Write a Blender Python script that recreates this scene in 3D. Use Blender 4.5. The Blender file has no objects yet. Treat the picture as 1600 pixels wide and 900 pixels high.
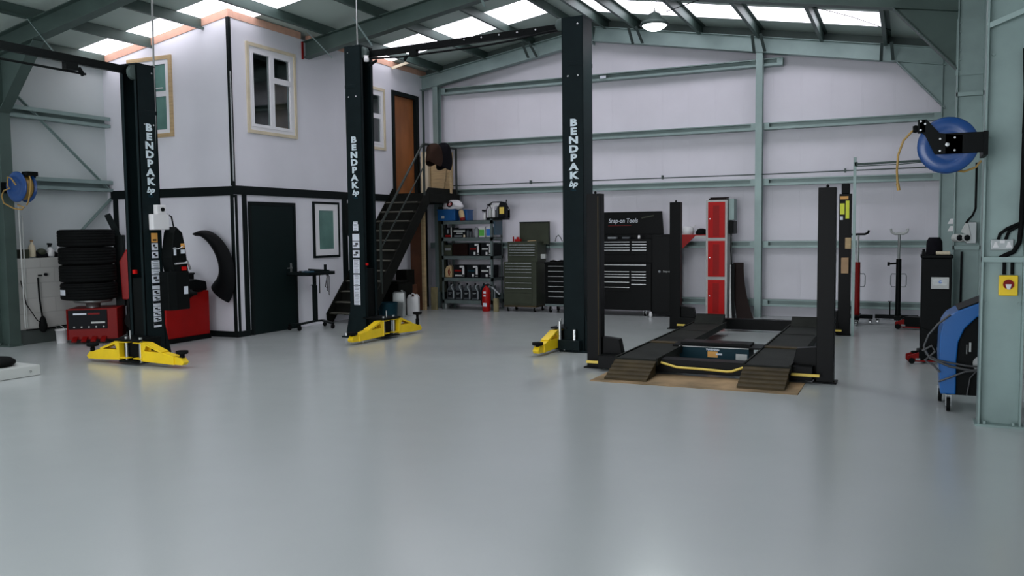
import bpy, math, random
from mathutils import Vector, Matrix
random.seed(7)
PI = math.pi
R = math.radians
D = bpy.data
COL = bpy.context.scene.collection
SC = bpy.context.scene

# ------------------------------------------------------------ camera
def make_camera():
    y, p, r = R(25.0), R(3.87), R(0.647)
    f = Vector((-math.sin(y)*math.cos(p), math.cos(y)*math.cos(p), -math.sin(p)))
    rt = Vector((math.cos(y), math.sin(y), 0))
    dn = f.cross(rt)
    rx = rt*math.cos(r) + dn*math.sin(r)
    dy = -rt*math.sin(r) + dn*math.cos(r)
    cam = D.cameras.new('camera')
    cam.sensor_width = 36.0
    cam.lens = 1327.4/1600*36.0
    cam.clip_start = 0.05
    o = D.objects.new('camera', cam)
    COL.objects.link(o)
    m = Matrix((rx, -dy, -f)).transposed().to_4x4()
    m.translation = Vector((0, 0, 1.6))
    o.matrix_world = m
    SC.camera = o
make_camera()

# ------------------------------------------------------------ world, exposure
SKY_STRENGTH = 1.2
SKYLIGHT_GLOW = 3.0
LAMP_POWER = 25
VIEW_EXPOSURE = 0.2
w = D.worlds.new('overcast_sky')
SC.world = w
w.use_nodes = True
bg = w.node_tree.nodes['Background']
bg.inputs[0].default_value = (0.86, 0.9, 1.0, 1)
bg.inputs[1].default_value = SKY_STRENGTH
SC.view_settings.view_transform = 'Standard'
SC.view_settings.look = 'None'
SC.view_settings.exposure = VIEW_EXPOSURE
SC.view_settings.gamma = 1.0
SC.view_settings.use_curve_mapping = False

# daylight through the open roller door behind the photographer
dl = D.lights.new('doorway_daylight', 'AREA')
dl.shape = 'RECTANGLE'; dl.size = 7.0; dl.size_y = 3.4
dl.energy = 400; dl.color = (0.93, 0.95, 1.0)
dlo = D.objects.new('doorway_daylight', dl)
COL.objects.link(dlo)
dlo.location = (-4.5, -3.7, 1.9)
dlo.rotation_euler = (R(90), 0, 0)

# ------------------------------------------------------------ materials
MATS = {}
def mat(name, col, rough=0.5, metal=0.0, noise=0.0, nscale=6.0, spec=0.5, bump=0.0, bscale=40.0, emit=None, estr=0.0,
        trans=0.0, stretch=None, col2=None, coat=0.0):
    m = D.materials.new(name); m.use_nodes = True
    if max(col) < .03 and spec == .5 and metal == 0: spec = .09; col = tuple(v*.6 for v in col)
    elif max(col) < .06 and spec == .5: spec = .16
    nt = m.node_tree; N = nt.nodes; L = nt.links
    b = N['Principled BSDF']
    c = (col[0], col[1], col[2], 1)
    b.inputs['Base Color'].default_value = c
    b.inputs['Roughness'].default_value = rough
    b.inputs['Metallic'].default_value = metal
    b.inputs['Specular IOR Level'].default_value = spec
    b.inputs['Transmission Weight'].default_value = trans
    b.inputs['Coat Weight'].default_value = coat
    tc = N.new('ShaderNodeTexCoord'); mp = N.new('ShaderNodeMapping')
    L.new(tc.outputs['Object'], mp.inputs['Vector'])
    if stretch: mp.inputs['Scale'].default_value = stretch
    if noise > 0 or col2:
        n = N.new('ShaderNodeTexNoise'); n.inputs['Scale'].default_value = nscale; n.inputs['Detail'].default_value = 4
        L.new(mp.outputs[0], n.inputs['Vector'])
        r = N.new('ShaderNodeValToRGB')
        r.color_ramp.elements[0].position = 0.32; r.color_ramp.elements[1].position = 0.68
        if col2:
            r.color_ramp.elements[0].color = (*col2, 1); r.color_ramp.elements[1].color = c
        else:
            r.color_ramp.elements[0].color = (*[v*(1-noise) for v in col], 1)
            r.color_ramp.elements[1].color = (*[min(1, v*(1+noise)) for v in col], 1)
        L.new(n.outputs['Fac'], r.inputs['Fac']); L.new(r.outputs['Color'], b.inputs['Base Color'])
    if bump > 0:
        n2 = N.new('ShaderNodeTexNoise'); n2.inputs['Scale'].default_value = bscale; n2.inputs['Detail'].default_value = 3
        L.new(mp.outputs[0], n2.inputs['Vector'])
        bp = N.new('ShaderNodeBump'); bp.inputs['Strength'].default_value = bump; bp.inputs['Distance'].default_value = 0.01
        L.new(n2.outputs['Fac'], bp.inputs['Height']); L.new(bp.outputs[0], b.inputs['Normal'])
    if emit:
        b.inputs['Emission Color'].default_value = (*emit, 1)
        b.inputs['Emission Strength'].default_value = estr
    MATS[name] = m
    return m

def ribbed(name, col, axis, period, rough=0.45, strength=0.35, wid=0.06):
    """sheet cladding with narrow ribs, as bump"""
    m = mat(name, col, rough, noise=0.03, nscale=1.5)
    nt = m.node_tree; N = nt.nodes; L = nt.links; b = N['Principled BSDF']
    tc = N.new('ShaderNodeTexCoord'); sp = N.new('ShaderNodeSeparateXYZ'); L.new(tc.outputs['Object'], sp.inputs[0])
    mu = N.new('ShaderNodeMath'); mu.operation = 'DIVIDE'; mu.inputs[1].default_value = period; L.new(sp.outputs[axis], mu.inputs[0])
    fr = N.new('ShaderNodeMath'); fr.operation = 'FRACT'; L.new(mu.outputs[0], fr.inputs[0])
    cmp_ = N.new('ShaderNodeMath'); cmp_.operation = 'COMPARE'; cmp_.inputs[1].default_value = 0.5; cmp_.inputs[2].default_value = wid
    L.new(fr.outputs[0], cmp_.inputs[0])
    bp = N.new('ShaderNodeBump'); bp.inputs['Strength'].default_value = strength; bp.inputs['Distance'].default_value = 0.01
    L.new(cmp_.outputs[0], bp.inputs['Height']); L.new(bp.outputs[0], b.inputs['Normal'])
    return m

M = MATS
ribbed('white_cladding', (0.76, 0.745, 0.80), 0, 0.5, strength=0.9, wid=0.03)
ribbed('white_cladding_side_dim', (0.54, 0.59, 0.59), 1, 0.5)  # darker copy of the white cladding: the side walls' dimness is in the colour
ribbed('roof_sheet', (0.47, 0.56, 0.51), 1, 0.33, rough=0.6)
mat('plaster_white', (0.76, 0.76, 0.81), 0.75, noise=0.02, nscale=2)
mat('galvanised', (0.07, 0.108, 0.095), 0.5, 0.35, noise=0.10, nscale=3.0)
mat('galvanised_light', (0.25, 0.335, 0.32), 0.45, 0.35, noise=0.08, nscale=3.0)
mat('galvanised_dark', (0.06, 0.085, 0.078), 0.5, 0.35, noise=0.12, nscale=3.0)
mat('trim_black', (0.012, 0.018, 0.018), 0.45)
mat('door_dark', (0.012, 0.024, 0.024), 0.4)
mat('timber', (0.50, 0.36, 0.19), 0.7, noise=0.15, nscale=4, stretch=(1, 1, 8))
mat('timber_pale', (0.66, 0.58, 0.42), 0.7, noise=0.1, nscale=4)
mat('salmon_board', (0.62, 0.36, 0.26), 0.8, noise=0.08)
mat('orange_wood', (0.36, 0.125, 0.035), 0.5, noise=0.25, nscale=3, stretch=(1, 1, .3))
mat('brown_board', (0.13, 0.045, 0.018), 0.6, noise=0.25, nscale=3)
mat('upvc', (0.82, 0.82, 0.84), 0.3)
mat('frosted_green', (0.12, 0.24, 0.21), 0.25, noise=0.35, nscale=1.2)
mat('lift_green', (0.011, 0.021, 0.023), 0.34, noise=0.1)
mat('lift_black', (0.006, 0.008, 0.008), 0.45)
mat('post_black', (0.007, 0.008, 0.008), 0.4)
mat('yellow_paint', (0.84, 0.58, 0.008), 0.38, noise=0.06)
mat('yellow_dull', (0.78, 0.58, 0.10), 0.45)
mat('rubber', (0.008, 0.009, 0.009), 0.75, bump=0.3, bscale=60)
mat('steel_bright', (0.62, 0.64, 0.64), 0.25, 0.9)
mat('steel_dull', (0.35, 0.37, 0.36), 0.4, 0.8)
mat('letter_white', (0.62, 0.72, 0.76), 0.5)
mat('sticker_white', (0.66, 0.70, 0.76), 0.5)
mat('sticker_orange', (0.72, 0.36, 0.08), 0.5)
mat('ink', (0.014, 0.016, 0.019), 0.5)
mat('red_paint', (0.33, 0.004, 0.003), 0.4, spec=0.22, noise=0.06)
mat('red_dark', (0.20, 0.004, 0.003), 0.45, spec=0.2)
mat('red_bright', (0.52, 0.005, 0.004), 0.4, spec=0.2)
mat('grey_light', (0.50, 0.52, 0.50), 0.5)
mat('chest_green', (0.045, 0.052, 0.035), 0.4, noise=0.1)
mat('chest_black', (0.006, 0.007, 0.007), 0.35)
mat('shelf_steel', (0.12, 0.155, 0.15), 0.45, 0.3, noise=0.1)
mat('blue_tote', (0.008, 0.085, 0.26), 0.4)
mat('blue_reel', (0.003, 0.05, 0.20), 0.35, coat=0.15)
mat('timber_olive', (0.22, 0.19, 0.095), 0.7, noise=0.15)
mat('blue_machine', (0.002, 0.10, 0.34), 0.35, coat=0.2)
mat('blue_panel', (0.004, 0.030, 0.044), 0.5)
mat('teal_tub', (0.01, 0.07, 0.11), 0.4)
mat('hose_amber', (0.36, 0.22, 0.05), 0.4)
mat('hose_dark', (0.055, 0.058, 0.06), 0.5)
mat('cloth_white', (0.74, 0.72, 0.74), 0.9)
mat('cloth_dark', (0.012, 0.012, 0.016), 0.9, bump=0.5, bscale=30)
mat('cloth_brown', (0.035, 0.018, 0.012), 0.9, bump=0.5, bscale=30)
mat('white_plastic', (0.70, 0.70, 0.70), 0.35)
mat('grey_plastic', (0.22, 0.24, 0.25), 0.45)
mat('oil_grey', (0.055, 0.065, 0.072), 0.4)
mat('oil_handle', (0.34, 0.38, 0.39), 0.4)
mat('green_label', (0.10, 0.42, 0.06), 0.5)
mat('blue_label', (0.03, 0.16, 0.55), 0.5)
mat('yellow_label', (0.72, 0.78, 0.03), 0.5)
mat('cardboard', (0.42, 0.27, 0.15), 0.8, noise=0.1)
mat('ramp_steel', (0.058, 0.043, 0.021), 0.65, 0.0, noise=0.3, nscale=5)
mat('runway', (0.026, 0.029, 0.024), 0.55, noise=0.35, nscale=4)
mat('plywood', (0.42, 0.275, 0.14), 0.75, col2=(0.14, 0.095, 0.04), nscale=2.2)
mat('concrete_paint', (0.50, 0.52, 0.50), 0.7, noise=0.05)
mat('plinth_dark', (0.05, 0.062, 0.058), 0.6)
mat('stair_dark', (0.016, 0.017, 0.014), 0.6, noise=0.2)
mat('tread_dark', (0.035, 0.034, 0.026), 0.6, noise=0.25)
mat('tread_edge', (0.16, 0.155, 0.125), 0.5)
mat('rail_dark', (0.04, 0.05, 0.045), 0.4, 0.3)
mat('skylight_panel', (0.8, 0.8, 0.82), 0.5, emit=(0.93, 0.90, 1.0), estr=SKYLIGHT_GLOW)
mat('lamp_glow', (0.9, 0.9, 0.9), 0.4, emit=(0.9, 1.0, 1.0), estr=12)
mat('bulb_white', (0.9, 0.9, 0.9), 0.3)
mat('bumper_plastic', (0.009, 0.010, 0.011), 0.45)
mat('maroon', (0.022, 0.010, 0.008), 0.4)
mat('brown_curtain', (0.55, 0.32, 0.17), 0.9, noise=0.3, nscale=3)
mat('room_inside', (0.10, 0.11, 0.11), 0.9)
mat('socket_grey', (0.36, 0.39, 0.39), 0.35, 0.5)

def glass():
    m = D.materials.new('window_glass'); m.use_nodes = True
    nt = m.node_tree; N = nt.nodes; L = nt.links
    b = N['Principled BSDF']
    b.inputs['Base Color'].default_value = (0.75, 0.85, 0.84, 1); b.inputs['Roughness'].default_value = 0.02
    b.inputs['Transmission Weight'].default_value = 1.0; b.inputs['IOR'].default_value = 1.45
    MATS['window_glass'] = m
glass()

def floor_mat():
    m = D.materials.new('epoxy_floor'); m.use_nodes = True
    nt = m.node_tree; N = nt.nodes; L = nt.links; b = N['Principled BSDF']
    tc = N.new('ShaderNodeTexCoord')
    n = N.new('ShaderNodeTexNoise'); n.inputs['Scale'].default_value = 0.7; n.inputs['Detail'].default_value = 5; n.inputs['Roughness'].default_value = 0.6
    L.new(tc.outputs['Object'], n.inputs['Vector'])
    r = N.new('ShaderNodeValToRGB'); r.color_ramp.elements[0].position = .3; r.color_ramp.elements[1].position = .7
    r.color_ramp.elements[0].color = (0.415, 0.448, 0.442, 1); r.color_ramp.elements[1].color = (0.44, 0.472, 0.468, 1)
    L.new(n.outputs['Fac'], r.inputs['Fac']); L.new(r.outputs['Color'], b.inputs['Base Color'])
    n3 = N.new('ShaderNodeTexNoise'); n3.inputs['Scale'].default_value = 3.0; n3.inputs['Detail'].default_value = 4
    L.new(tc.outputs['Object'], n3.inputs['Vector'])
    mr = N.new('ShaderNodeMapRange'); mr.inputs['To Min'].default_value = 0.20; mr.inputs['To Max'].default_value = 0.27
    L.new(n3.outputs['Fac'], mr.inputs['Value']); L.new(mr.outputs[0], b.inputs['Roughness'])
    b.inputs['Specular IOR Level'].default_value = 0.65; b.inputs['Coat Weight'].default_value = 0.2; b.inputs['Coat Roughness'].default_value = 0.24
    MATS['epoxy_floor'] = m
floor_mat()

def block_mat():
    m = D.materials.new('painted_block'); m.use_nodes = True
    nt = m.node_tree; N = nt.nodes; L = nt.links; b = N['Principled BSDF']
    tc = N.new('ShaderNodeTexCoord'); sp = N.new('ShaderNodeSeparateXYZ'); cb = N.new('ShaderNodeCombineXYZ')
    L.new(tc.outputs['Object'], sp.inputs[0]); L.new(sp.outputs[1], cb.inputs[0]); L.new(sp.outputs[2], cb.inputs[1])
    br = N.new('ShaderNodeTexBrick'); L.new(cb.outputs[0], br.inputs['Vector'])
    br.inputs['Scale'].default_value = 1.0; br.inputs['Brick Width'].default_value = .45; br.inputs['Row Height'].default_value = .225
    br.inputs['Mortar Size'].default_value = .008
    br.inputs['Color1'].default_value = (.50, .50, .475, 1); br.inputs['Color2'].default_value = (.47, .475, .45, 1); br.inputs['Mortar'].default_value = (.42, .42, .40, 1)
    L.new(br.outputs['Color'], b.inputs['Base Color']); b.inputs['Roughness'].default_value = .7
    bp = N.new('ShaderNodeBump'); bp.inputs['Strength'].default_value = .4; bp.inputs['Distance'].default_value = .01; bp.invert = True
    L.new(br.outputs['Fac'], bp.inputs['Height']); L.new(bp.outputs[0], b.inputs['Normal'])
    MATS['painted_block'] = m
block_mat()

# ------------------------------------------------------------ mesh builder
class MB:
    def __init__(s): s.v = []; s.f = []; s.mi = []; s.sm = []; s.m = 0; s.mats = []; s.X = None
    def use(s, name):
        if name not in s.mats: s.mats.append(name)
        s.m = s.mats.index(name); return s
    def add(s, vs, fs, smooth=False):
        k = len(s.v)
        for p in vs:
            p = Vector(p)
            s.v.append(s.X @ p if s.X else p)
        for f in fs: s.f.append([i+k for i in f]); s.mi.append(s.m); s.sm.append(smooth)
        return s
    def box(s, x0, x1, y0, y1, z0, z1):
        x0, x1 = sorted((x0, x1)); y0, y1 = sorted((y0, y1)); z0, z1 = sorted((z0, z1))
        return s.add([(x0,y0,z0),(x1,y0,z0),(x1,y1,z0),(x0,y1,z0),(x0,y0,z1),(x1,y0,z1),(x1,y1,z1),(x0,y1,z1)],
                     [(0,3,2,1),(4,5,6,7),(0,1,5,4),(1,2,6,5),(2,3,7,6),(3,0,4,7)])
    def cbox(s, c, d): return s.box(c[0]-d[0]/2, c[0]+d[0]/2, c[1]-d[1]/2, c[1]+d[1]/2, c[2]-d[2]/2, c[2]+d[2]/2)
    def prism(s, poly, axis, a, b):
        """poly of 2D points; axis 0: (y,z) along x, 1: (x,z) along y, 2: (x,y) along z"""
        def P(q, t): return (t, q[0], q[1]) if axis == 0 else (q[0], t, q[1]) if axis == 1 else (q[0], q[1], t)
        n = len(poly)
        ar = sum(poly[i][0]*poly[(i+1) % n][1]-poly[(i+1) % n][0]*poly[i][1] for i in range(n))
        if ar < 0: poly = poly[::-1]
        if axis == 1: poly = poly[::-1]
        if a > b: a, b = b, a
        vs = [P(q, a) for q in poly]+[P(q, b) for q in poly]
        fs = [tuple(range(n))[::-1], tuple(range(n, 2*n))]+[(i, (i+1) % n, n+(i+1) % n, n+i) for i in range(n)]
        return s.add(vs, fs)
    def beam(s, p0, p1, prof, up=(0, 0, 1)):
        """extrude a 2D profile (side, up) from p0 to p1"""
        p0 = Vector(p0); p1 = Vector(p1); d = (p1-p0).normalized(); up = Vector(up)
        sd = d.cross(up).normalized(); u = sd.cross(d).normalized()
        n = len(prof)
        vs = [p0+sd*a+u*b for a, b in prof]+[p1+sd*a+u*b for a, b in prof]
        fs = [tuple(range(n)), tuple(range(n, 2*n))[::-1]]+[(i, n+i, n+(i+1) % n, (i+1) % n) for i in range(n)]
        ar = sum(prof[i][0]*prof[(i+1) % n][1]-prof[(i+1) % n][0]*prof[i][1] for i in range(n))
        if ar > 0: fs = [f[::-1] for f in fs]
        return s.add(vs, fs)
    def bar(s, p0, p1, w, h, up=(0, 0, 1)):
        return s.beam(p0, p1, [(-w/2, -h/2), (w/2, -h/2), (w/2, h/2), (-w/2, h/2)], up)
    def tube(s, pts, r, n=8, closed=False):
        pts = [Vector(p) for p in pts]; m = len(pts); k = len(s.v)
        rr = r if isinstance(r, (list, tuple)) else [r]*m
        ref = Vector((0, 0, 1)); vs = []
        prev = None
        for i, p in enumerate(pts):
            a = pts[(i-1) % m] if (i > 0 or closed) else p; b = pts[(i+1) % m] if (i < m-1 or closed) else p
            t = (b-a).normalized()
            if prev is None:
                rf = ref if abs(t.z) < .95 else Vector((1, 0, 0))
                x = t.cross(rf).normalized()
            else: x = (prev-t*prev.dot(t)).normalized()
            prev = x; y = t.cross(x)
            for j in range(n):
                an = 2*PI*j/n; vs.append(p+(x*math.cos(an)+y*math.sin(an))*rr[i])
        fs = []
        for i in range(m if closed else m-1):
            i2 = (i+1) % m
            for j in range(n):
                j2 = (j+1) % n; fs.append((i*n+j, i*n+j2, i2*n+j2, i2*n+j))
        s.add(vs, fs, True)
        if not closed:
            s.add(vs[:n], [tuple(range(n))[::-1]]); s.add(vs[-n:], [tuple(range(n))])
        return s
    def cyl(s, c, r, h, axis=2, n=20, r2=None):
        """cylinder from c along axis by h"""
        return s.lathe([(r, 0), (r2 if r2 is not None else r, h)], c, axis, n, caps=True)
    def lathe(s, prof, c=(0, 0, 0), axis=2, n=24, caps=True, smooth=True):
        c = Vector(c)
        def P(rad, h, an):
            a, b = rad*math.cos(an), rad*math.sin(an)
            return c+(Vector((a, b, h)) if axis == 2 else Vector((h, a, b)) if axis == 0 else Vector((b, h, a)))
        vs = [P(r, h, 2*PI*j/n) for r, h in prof for j in range(n)]
        fs = []
        for i in range(len(prof)-1):
            for j in range(n):
                j2 = (j+1) % n; fs.append((i*n+j, i*n+j2, (i+1)*n+j2, (i+1)*n+j))
        s.add(vs, fs, smooth)
        if caps:
            if prof[0][0] > 1e-5: s.add(vs[:n], [tuple(range(n))[::-1]])
            if prof[-1][0] > 1e-5: s.add(vs[-n:], [tuple(range(n))])
        return s
    def build(s, name, material=None, parent=None, bevel=0.0, loc=None, seg=2):
        me = D.meshes.new(name)
        me.from_pydata([tuple(p) for p in s.v], [], s.f)
        names = s.mats if s.mats else [material]
        for nm in names: me.materials.append(M[nm])
        for i, p in enumerate(me.polygons):
            p.material_index = s.mi[i] if s.mats else 0
            p.use_smooth = s.sm[i]
        me.update()
        o = D.objects.new(name, me); COL.objects.link(o)
        if parent: o.parent = parent
        if loc is not None: o.location = loc
        if bevel > 0:
            b = o.modifiers.new('bevel', 'BEVEL'); b.width = bevel; b.segments = seg; b.limit_method = 'ANGLE'; b.angle_limit = R(40)
            b.harden_normals = False
        return o

def tag(o, label=None, cat=None, group=None, kind=None):
    if label: o['label'] = label
    if cat: o['category'] = cat
    if group: o['group'] = group
    if kind: o['kind'] = kind
    return o
def thing(name, label, cat, loc=(0, 0, 0), rz=0.0, group=None):
    o = D.objects.new(name, None); COL.objects.link(o)
    o.empty_display_size = 0.1
    o.location = loc; o.rotation_euler = (0, 0, rz)
    return tag(o, label, cat, group)
def struct(o, label=None, cat='building part'):
    o['kind'] = 'structure'
    o['label'] = label or o.name.replace('_', ' ')
    o['category'] = cat
    return o
def copy_tree(o, parent=None):
    c = o.copy(); COL.objects.link(c); c.parent = parent
    for ch in list(o.children): copy_tree(ch, c)
    return c
def dup(o, loc, rz=None, label=None):
    c = copy_tree(o); c.location = loc
    if rz is not None: c.rotation_euler = (0, 0, rz)
    if label: c['label'] = label
    return c
def text(name, body, size, material, parent, loc, rot, bold=0.0, ext=0.002, align='CENTER', xs=1.0, shear=0.0):
    cu = D.curves.new(name, 'FONT'); cu.body = body; cu.size = size; cu.align_x = align; cu.align_y = 'CENTER'
    cu.extrude = ext; cu.offset = bold; cu.shear = shear; cu.resolution_u = 3
    t = D.objects.new(name+'_curve', cu); COL.objects.link(t)
    dg = bpy.context.evaluated_depsgraph_get(); dg.update()
    me = D.meshes.new_from_object(t.evaluated_get(dg))
    D.objects.remove(t); D.curves.remove(cu)
    me.name = name
    me.materials.clear(); me.materials.append(M[material])
    for p in me.polygons: p.material_index = 0
    o = D.objects.new(name, me); COL.objects.link(o); o.parent = parent
    o.location = loc; o.rotation_euler = rot; o.scale = (xs, 1, 1)
    return o
FACE_NEG_Y = (R(90), 0, 0)          # text read from -Y
FACE_POS_X = (R(90), 0, R(90))      # text read from +X
FACE_NEG_X = (R(90), 0, R(-90))
FACE_POS_Y = (R(90), 0, R(180))

def isec(dep, wid, tf=.012, tw=.009, top=0.0):
    """I profile hung below 'top'"""
    h = dep; a = wid/2; b = tw/2
    return [(-a, top-h), (a, top-h), (a, top-h+tf), (b, top-h+tf), (b, top-tf), (a, top-tf), (a, top), (-a, top), (-a, top-tf), (-b, top-tf), (-b, top-h+tf), (-a, top-h+tf)]

# ------------------------------------------------------------ building shell
RX, RS, RK = -5.53, 5.62, 0.166        # ridge position, sheet height at ridge, slope
XL, XR, YB, YF = -12.07, 0.98, 15.95, -4.0
def roof_z(x, s=RS): return s-RK*abs(x-RX)
struct(MB().box(XL-.3, XR+.3, YF-.3, YB+.3, -0.2, 0).build('floor', 'epoxy_floor'), 'pale grey green glossy painted workshop floor', 'floor')

# back wall (gable)
g = [(XL, 0), (XR, 0), (XR, roof_z(XR)), (RX, RS), (XL, roof_z(XL))]
struct(MB().prism(g, 1, YB, YB+.1).build('wall_back', 'white_cladding'), 'white cladding gable wall at the back', 'wall')
struct(MB().box(XL-.1, XL, YF, YB+.1, 0, roof_z(XL)).build('wall_left', 'white_cladding_side_dim'), 'white clad side wall on the left', 'wall')
struct(MB().box(XR, XR+.1, YF, YB+.1, 0, roof_z(XR)).build('wall_right', 'white_cladding_side_dim'), 'white clad side wall behind the right hand columns', 'wall')
m = MB()
m.prism([(XL, 0), (-8.2, 0), (-8.2, 3.7), (XL, 3.7)], 1, YF-.1, YF)
m.prism([(-0.8, 0), (XR, 0), (XR, 3.7), (-0.8, 3.7)], 1, YF-.1, YF)
m.prism([(XL, 3.7), (XR, 3.7), (XR, roof_z(XR)), (RX, RS), (XL, roof_z(XL))], 1, YF-.1, YF)
struct(m.build('wall_front', 'white_cladding'), 'front wall with open doorway', 'wall')

# roof sheets with translucent strips
LSTR = [(1.5, 2.5), (5.5, 6.5), (9.55, 10.62), (13.55, 14.55)]
RSTR = [(1.5, 2.5), (5.5, 6.5), (9.55, 10.6), (14.0, 15.0)]
def roof_piece(mb, x0, x1, y0, y1, th=.07):
    vs = [(x0, y0, roof_z(x0)), (x1, y0, roof_z(x1)), (x1, y1, roof_z(x1)), (x0, y1, roof_z(x0))]
    mb.add(vs+[(a, b, c+th) for a, b, c in vs], [(0, 3, 2, 1), (4, 5, 6, 7), (0, 1, 5, 4), (1, 2, 6, 5), (2, 3, 7, 6), (3, 0, 4, 7)])
mb = MB()
wn = 1
for (x0, x1, xs0, xs1, strips) in ((XL-.1, RX, -12.0, -5.95, LSTR), (RX, XR+.1, -5.35, -.42, RSTR)):
    y = YF-.1
    for a, b in strips:
        roof_piece(mb, x0, x1, y, a)
        if x0 < xs0: roof_piece(mb, x0, xs0, a, b)
        roof_piece(mb, xs1, x1, a, b)
        q = MB(); roof_piece(q, xs0, xs1, a, b, .02)
        struct(q.build('window_%d' % wn, 'skylight_panel'), 'translucent rooflight strip %s side of the roof' % ('left' if x0 < RX-1 else 'right'), 'rooflight'); wn += 1
        y = b
    roof_piece(mb, x0, x1, y, YB+.1)
struct(mb.build('ceiling', 'roof_sheet'), 'dark grey green sheet roof seen from below', 'ceiling')

# rafters and columns
RB = 5.19     # rafter bottom flange at the ridge
DEP = .27
def zb(x): return RB-RK*abs(x-RX)
def rafter(yl, yr, xl, xr, label, haunchl=True, mt='galvanised'):
    m = MB()
    ym = yl+(yr-yl)*(RX-xl)/(xr-xl)
    pr = isec(DEP, .17, top=DEP)
    m.beam((xl, yl, zb(xl)), (RX, ym, zb(RX)), pr)
    m.beam((RX, ym, zb(RX)), (xr, yr, zb(xr)), pr)
    m.box(RX-.01, RX+.01, ym-.085, ym+.085, zb(RX)-.06, zb(RX)+DEP)
    # haunches
    for (xc, x1, yc, on) in ((xr, -.2, yr, True), (xl, xl+.78, yl, haunchl)):
        if not on: continue
        zt = zb(x1); zl = 3.50 if xc > 0 else 3.36
        sg = 1 if xc > 0 else -1
        m.prism([(x1, zt), (xc, zb(xc)), (xc, zl)], 1, yc-.006, yc+.006)
        m.bar((x1-.02*sg, yc, zt), (xc, yc, zl), .17, .012, up=(0, 0, 1))
    struct(m.build('roof_rafter', mt), label, 'rafter')
    return m
rafter(15.66, 15.66, -9.9, .50, 'galvanised rafter following the back gable', False, 'galvanised_light')  # paler steel here: the light this rafter reflects is put into its colour
rafter(11.85, 11.85, -9.36, .50, 'galvanised rafter running into the white office wall', False)
rafter(8.07, 7.73, -11.73, .53, 'large galvanised rafter nearest the photographer')
rafter(3.7, 3.7, -11.73, .53, 'galvanised rafter behind the photographer')
rafter(-0.3, -0.3, -11.73, .53, 'galvanised rafter by the entrance')
# steel fire collar where the rafter meets the office wall
struct(MB().box(-9.352, -9.325, 11.74, 11.77, 4.53, 4.82).build('trim_20', 'red_dark'), 'red stopper at the rafter end on the office wall', 'trim')

def column(x0, x1, yc, h, label, holes=True):
    """I column, flanges at x0 and x1"""
    m = MB()
    for x, s_ in ((x0, 1), (x1, -1)): m.box(x, x+.014*s_, yc-.085, yc+.085, 0, h)
    m.box(x0+.014, x1-.014, yc-.005, yc+.005, 0, h)
    m.box(x0-.02, x1+.02, yc-.11, yc+.11, 0, .018)
    for bx in (x0+.05, x1-.05):
        m.cyl((bx, yc-.065, .018), .017, .022, 2, 6)
        m.cyl((bx, yc-.028, .55+0.0), .011, .0, 1, 6) if False else None
    return m
def finish_column(m, label, matn='galvanised_light'):
    return struct(m.build('steel_column', matn), label, 'steel column')
c = column(.53, .83, 7.73, 4.35, '')
for z in (1.33,): c.box(.53, .86, 7.64, 7.725, z-.02, z+.02)
c.bar((.53, 7.66, 3.14), (.9, 7.60, 3.27), .02, .04)
for bx, z in ((.58, 2.93), (.80, .98), (.575, .98), (.575, 2.3), (.575, 2.05)): c.cyl((bx, 7.706, z), .012, .02, 1, 6)
finish_column(c, 'nearest galvanised steel column carrying the yellow switch')
c = column(.50, .80, 11.85, 4.4, '')
for z in (1.33, 3.19): c.box(.50, .82, 11.765, 11.845, z-.025, z+.025)
c.box(.49, .82, 11.82, 11.845, 3.42, 4.1)
for k in range(6):
    for bx in (.53, .785): c.cyl((bx, 11.80, 3.5+k*.11), .014, .025, 1, 6)
finish_column(c, 'galvanised steel column behind the blue machine')
finish_column(column(.45, .75, 15.66, 4.4, ''), 'galvanised steel column in the back right corner')
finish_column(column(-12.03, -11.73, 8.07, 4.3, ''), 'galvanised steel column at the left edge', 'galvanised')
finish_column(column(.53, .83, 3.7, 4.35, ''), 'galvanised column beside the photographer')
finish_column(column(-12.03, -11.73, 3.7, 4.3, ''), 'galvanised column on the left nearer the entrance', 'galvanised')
for x, lab, lit in ((-9.0, 'galvanised gable post beside the landing', 0), (-2.43, 'galvanised gable post right of the red locker', 1)):
    m = MB(); h = zb(x)
    m.box(x-.058, x+.058, 15.60, 15.612, 0, h+.2*lit); m.box(x-.005, x+.005, 15.612, 15.738, 0, h); m.box(x-.058, x+.058, 15.738, 15.75, 0, h)
    struct(m.build('gable_post', 'galvanised_light'), lab, 'steel post')

# purlins (Z section) along the building
zp = [(-.055, 0), (.0, 0), (.0, .155), (.055, .155), (.055, .167), (-.012, .167), (-.012, .012), (-.043, .012), (-.043, .03), (-.055, .03)]
px = [-12.0, -10.95, -9.88, -8.9, -7.85, -6.8, -5.80, -5.26, -4.62, -3.46, -2.42, -1.37, -.37]
bays = [(YF, 3.7), (3.7, 7.73), (7.73, 11.85), (11.85, YB)]
for x in px:
    for a, b in bays:
        y0, y1 = a, b
        if x < -9.4 and b > 11: y1 = 10.03
        if x < -9.4 and a > 11: continue
        m = MB(); z = roof_z(x)-.172
        sg = -1 if x < RX else 1
        m.beam((x, y0, z), (x, y1, z), [(q[0]*sg, q[1]) for q in zp])
        # fly brace plates to the rafter
        if a > 7 and b < 12:
            pass
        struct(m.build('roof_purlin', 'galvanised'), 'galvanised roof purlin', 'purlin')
m = MB()
for xa, xb in ((-9.3, RX), (RX, .9)): m.prism([(xa, zb(xa)+DEP), (xb, zb(xb)+DEP), (xb, roof_z(xb)-.002), (xa, roof_z(xa)-.002)], 1, 15.77, 15.80)
struct(m.build('trim_30', 'galvanised_dark'), 'dark closure strip between the gable rafter and the roof sheets', 'trim')
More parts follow.
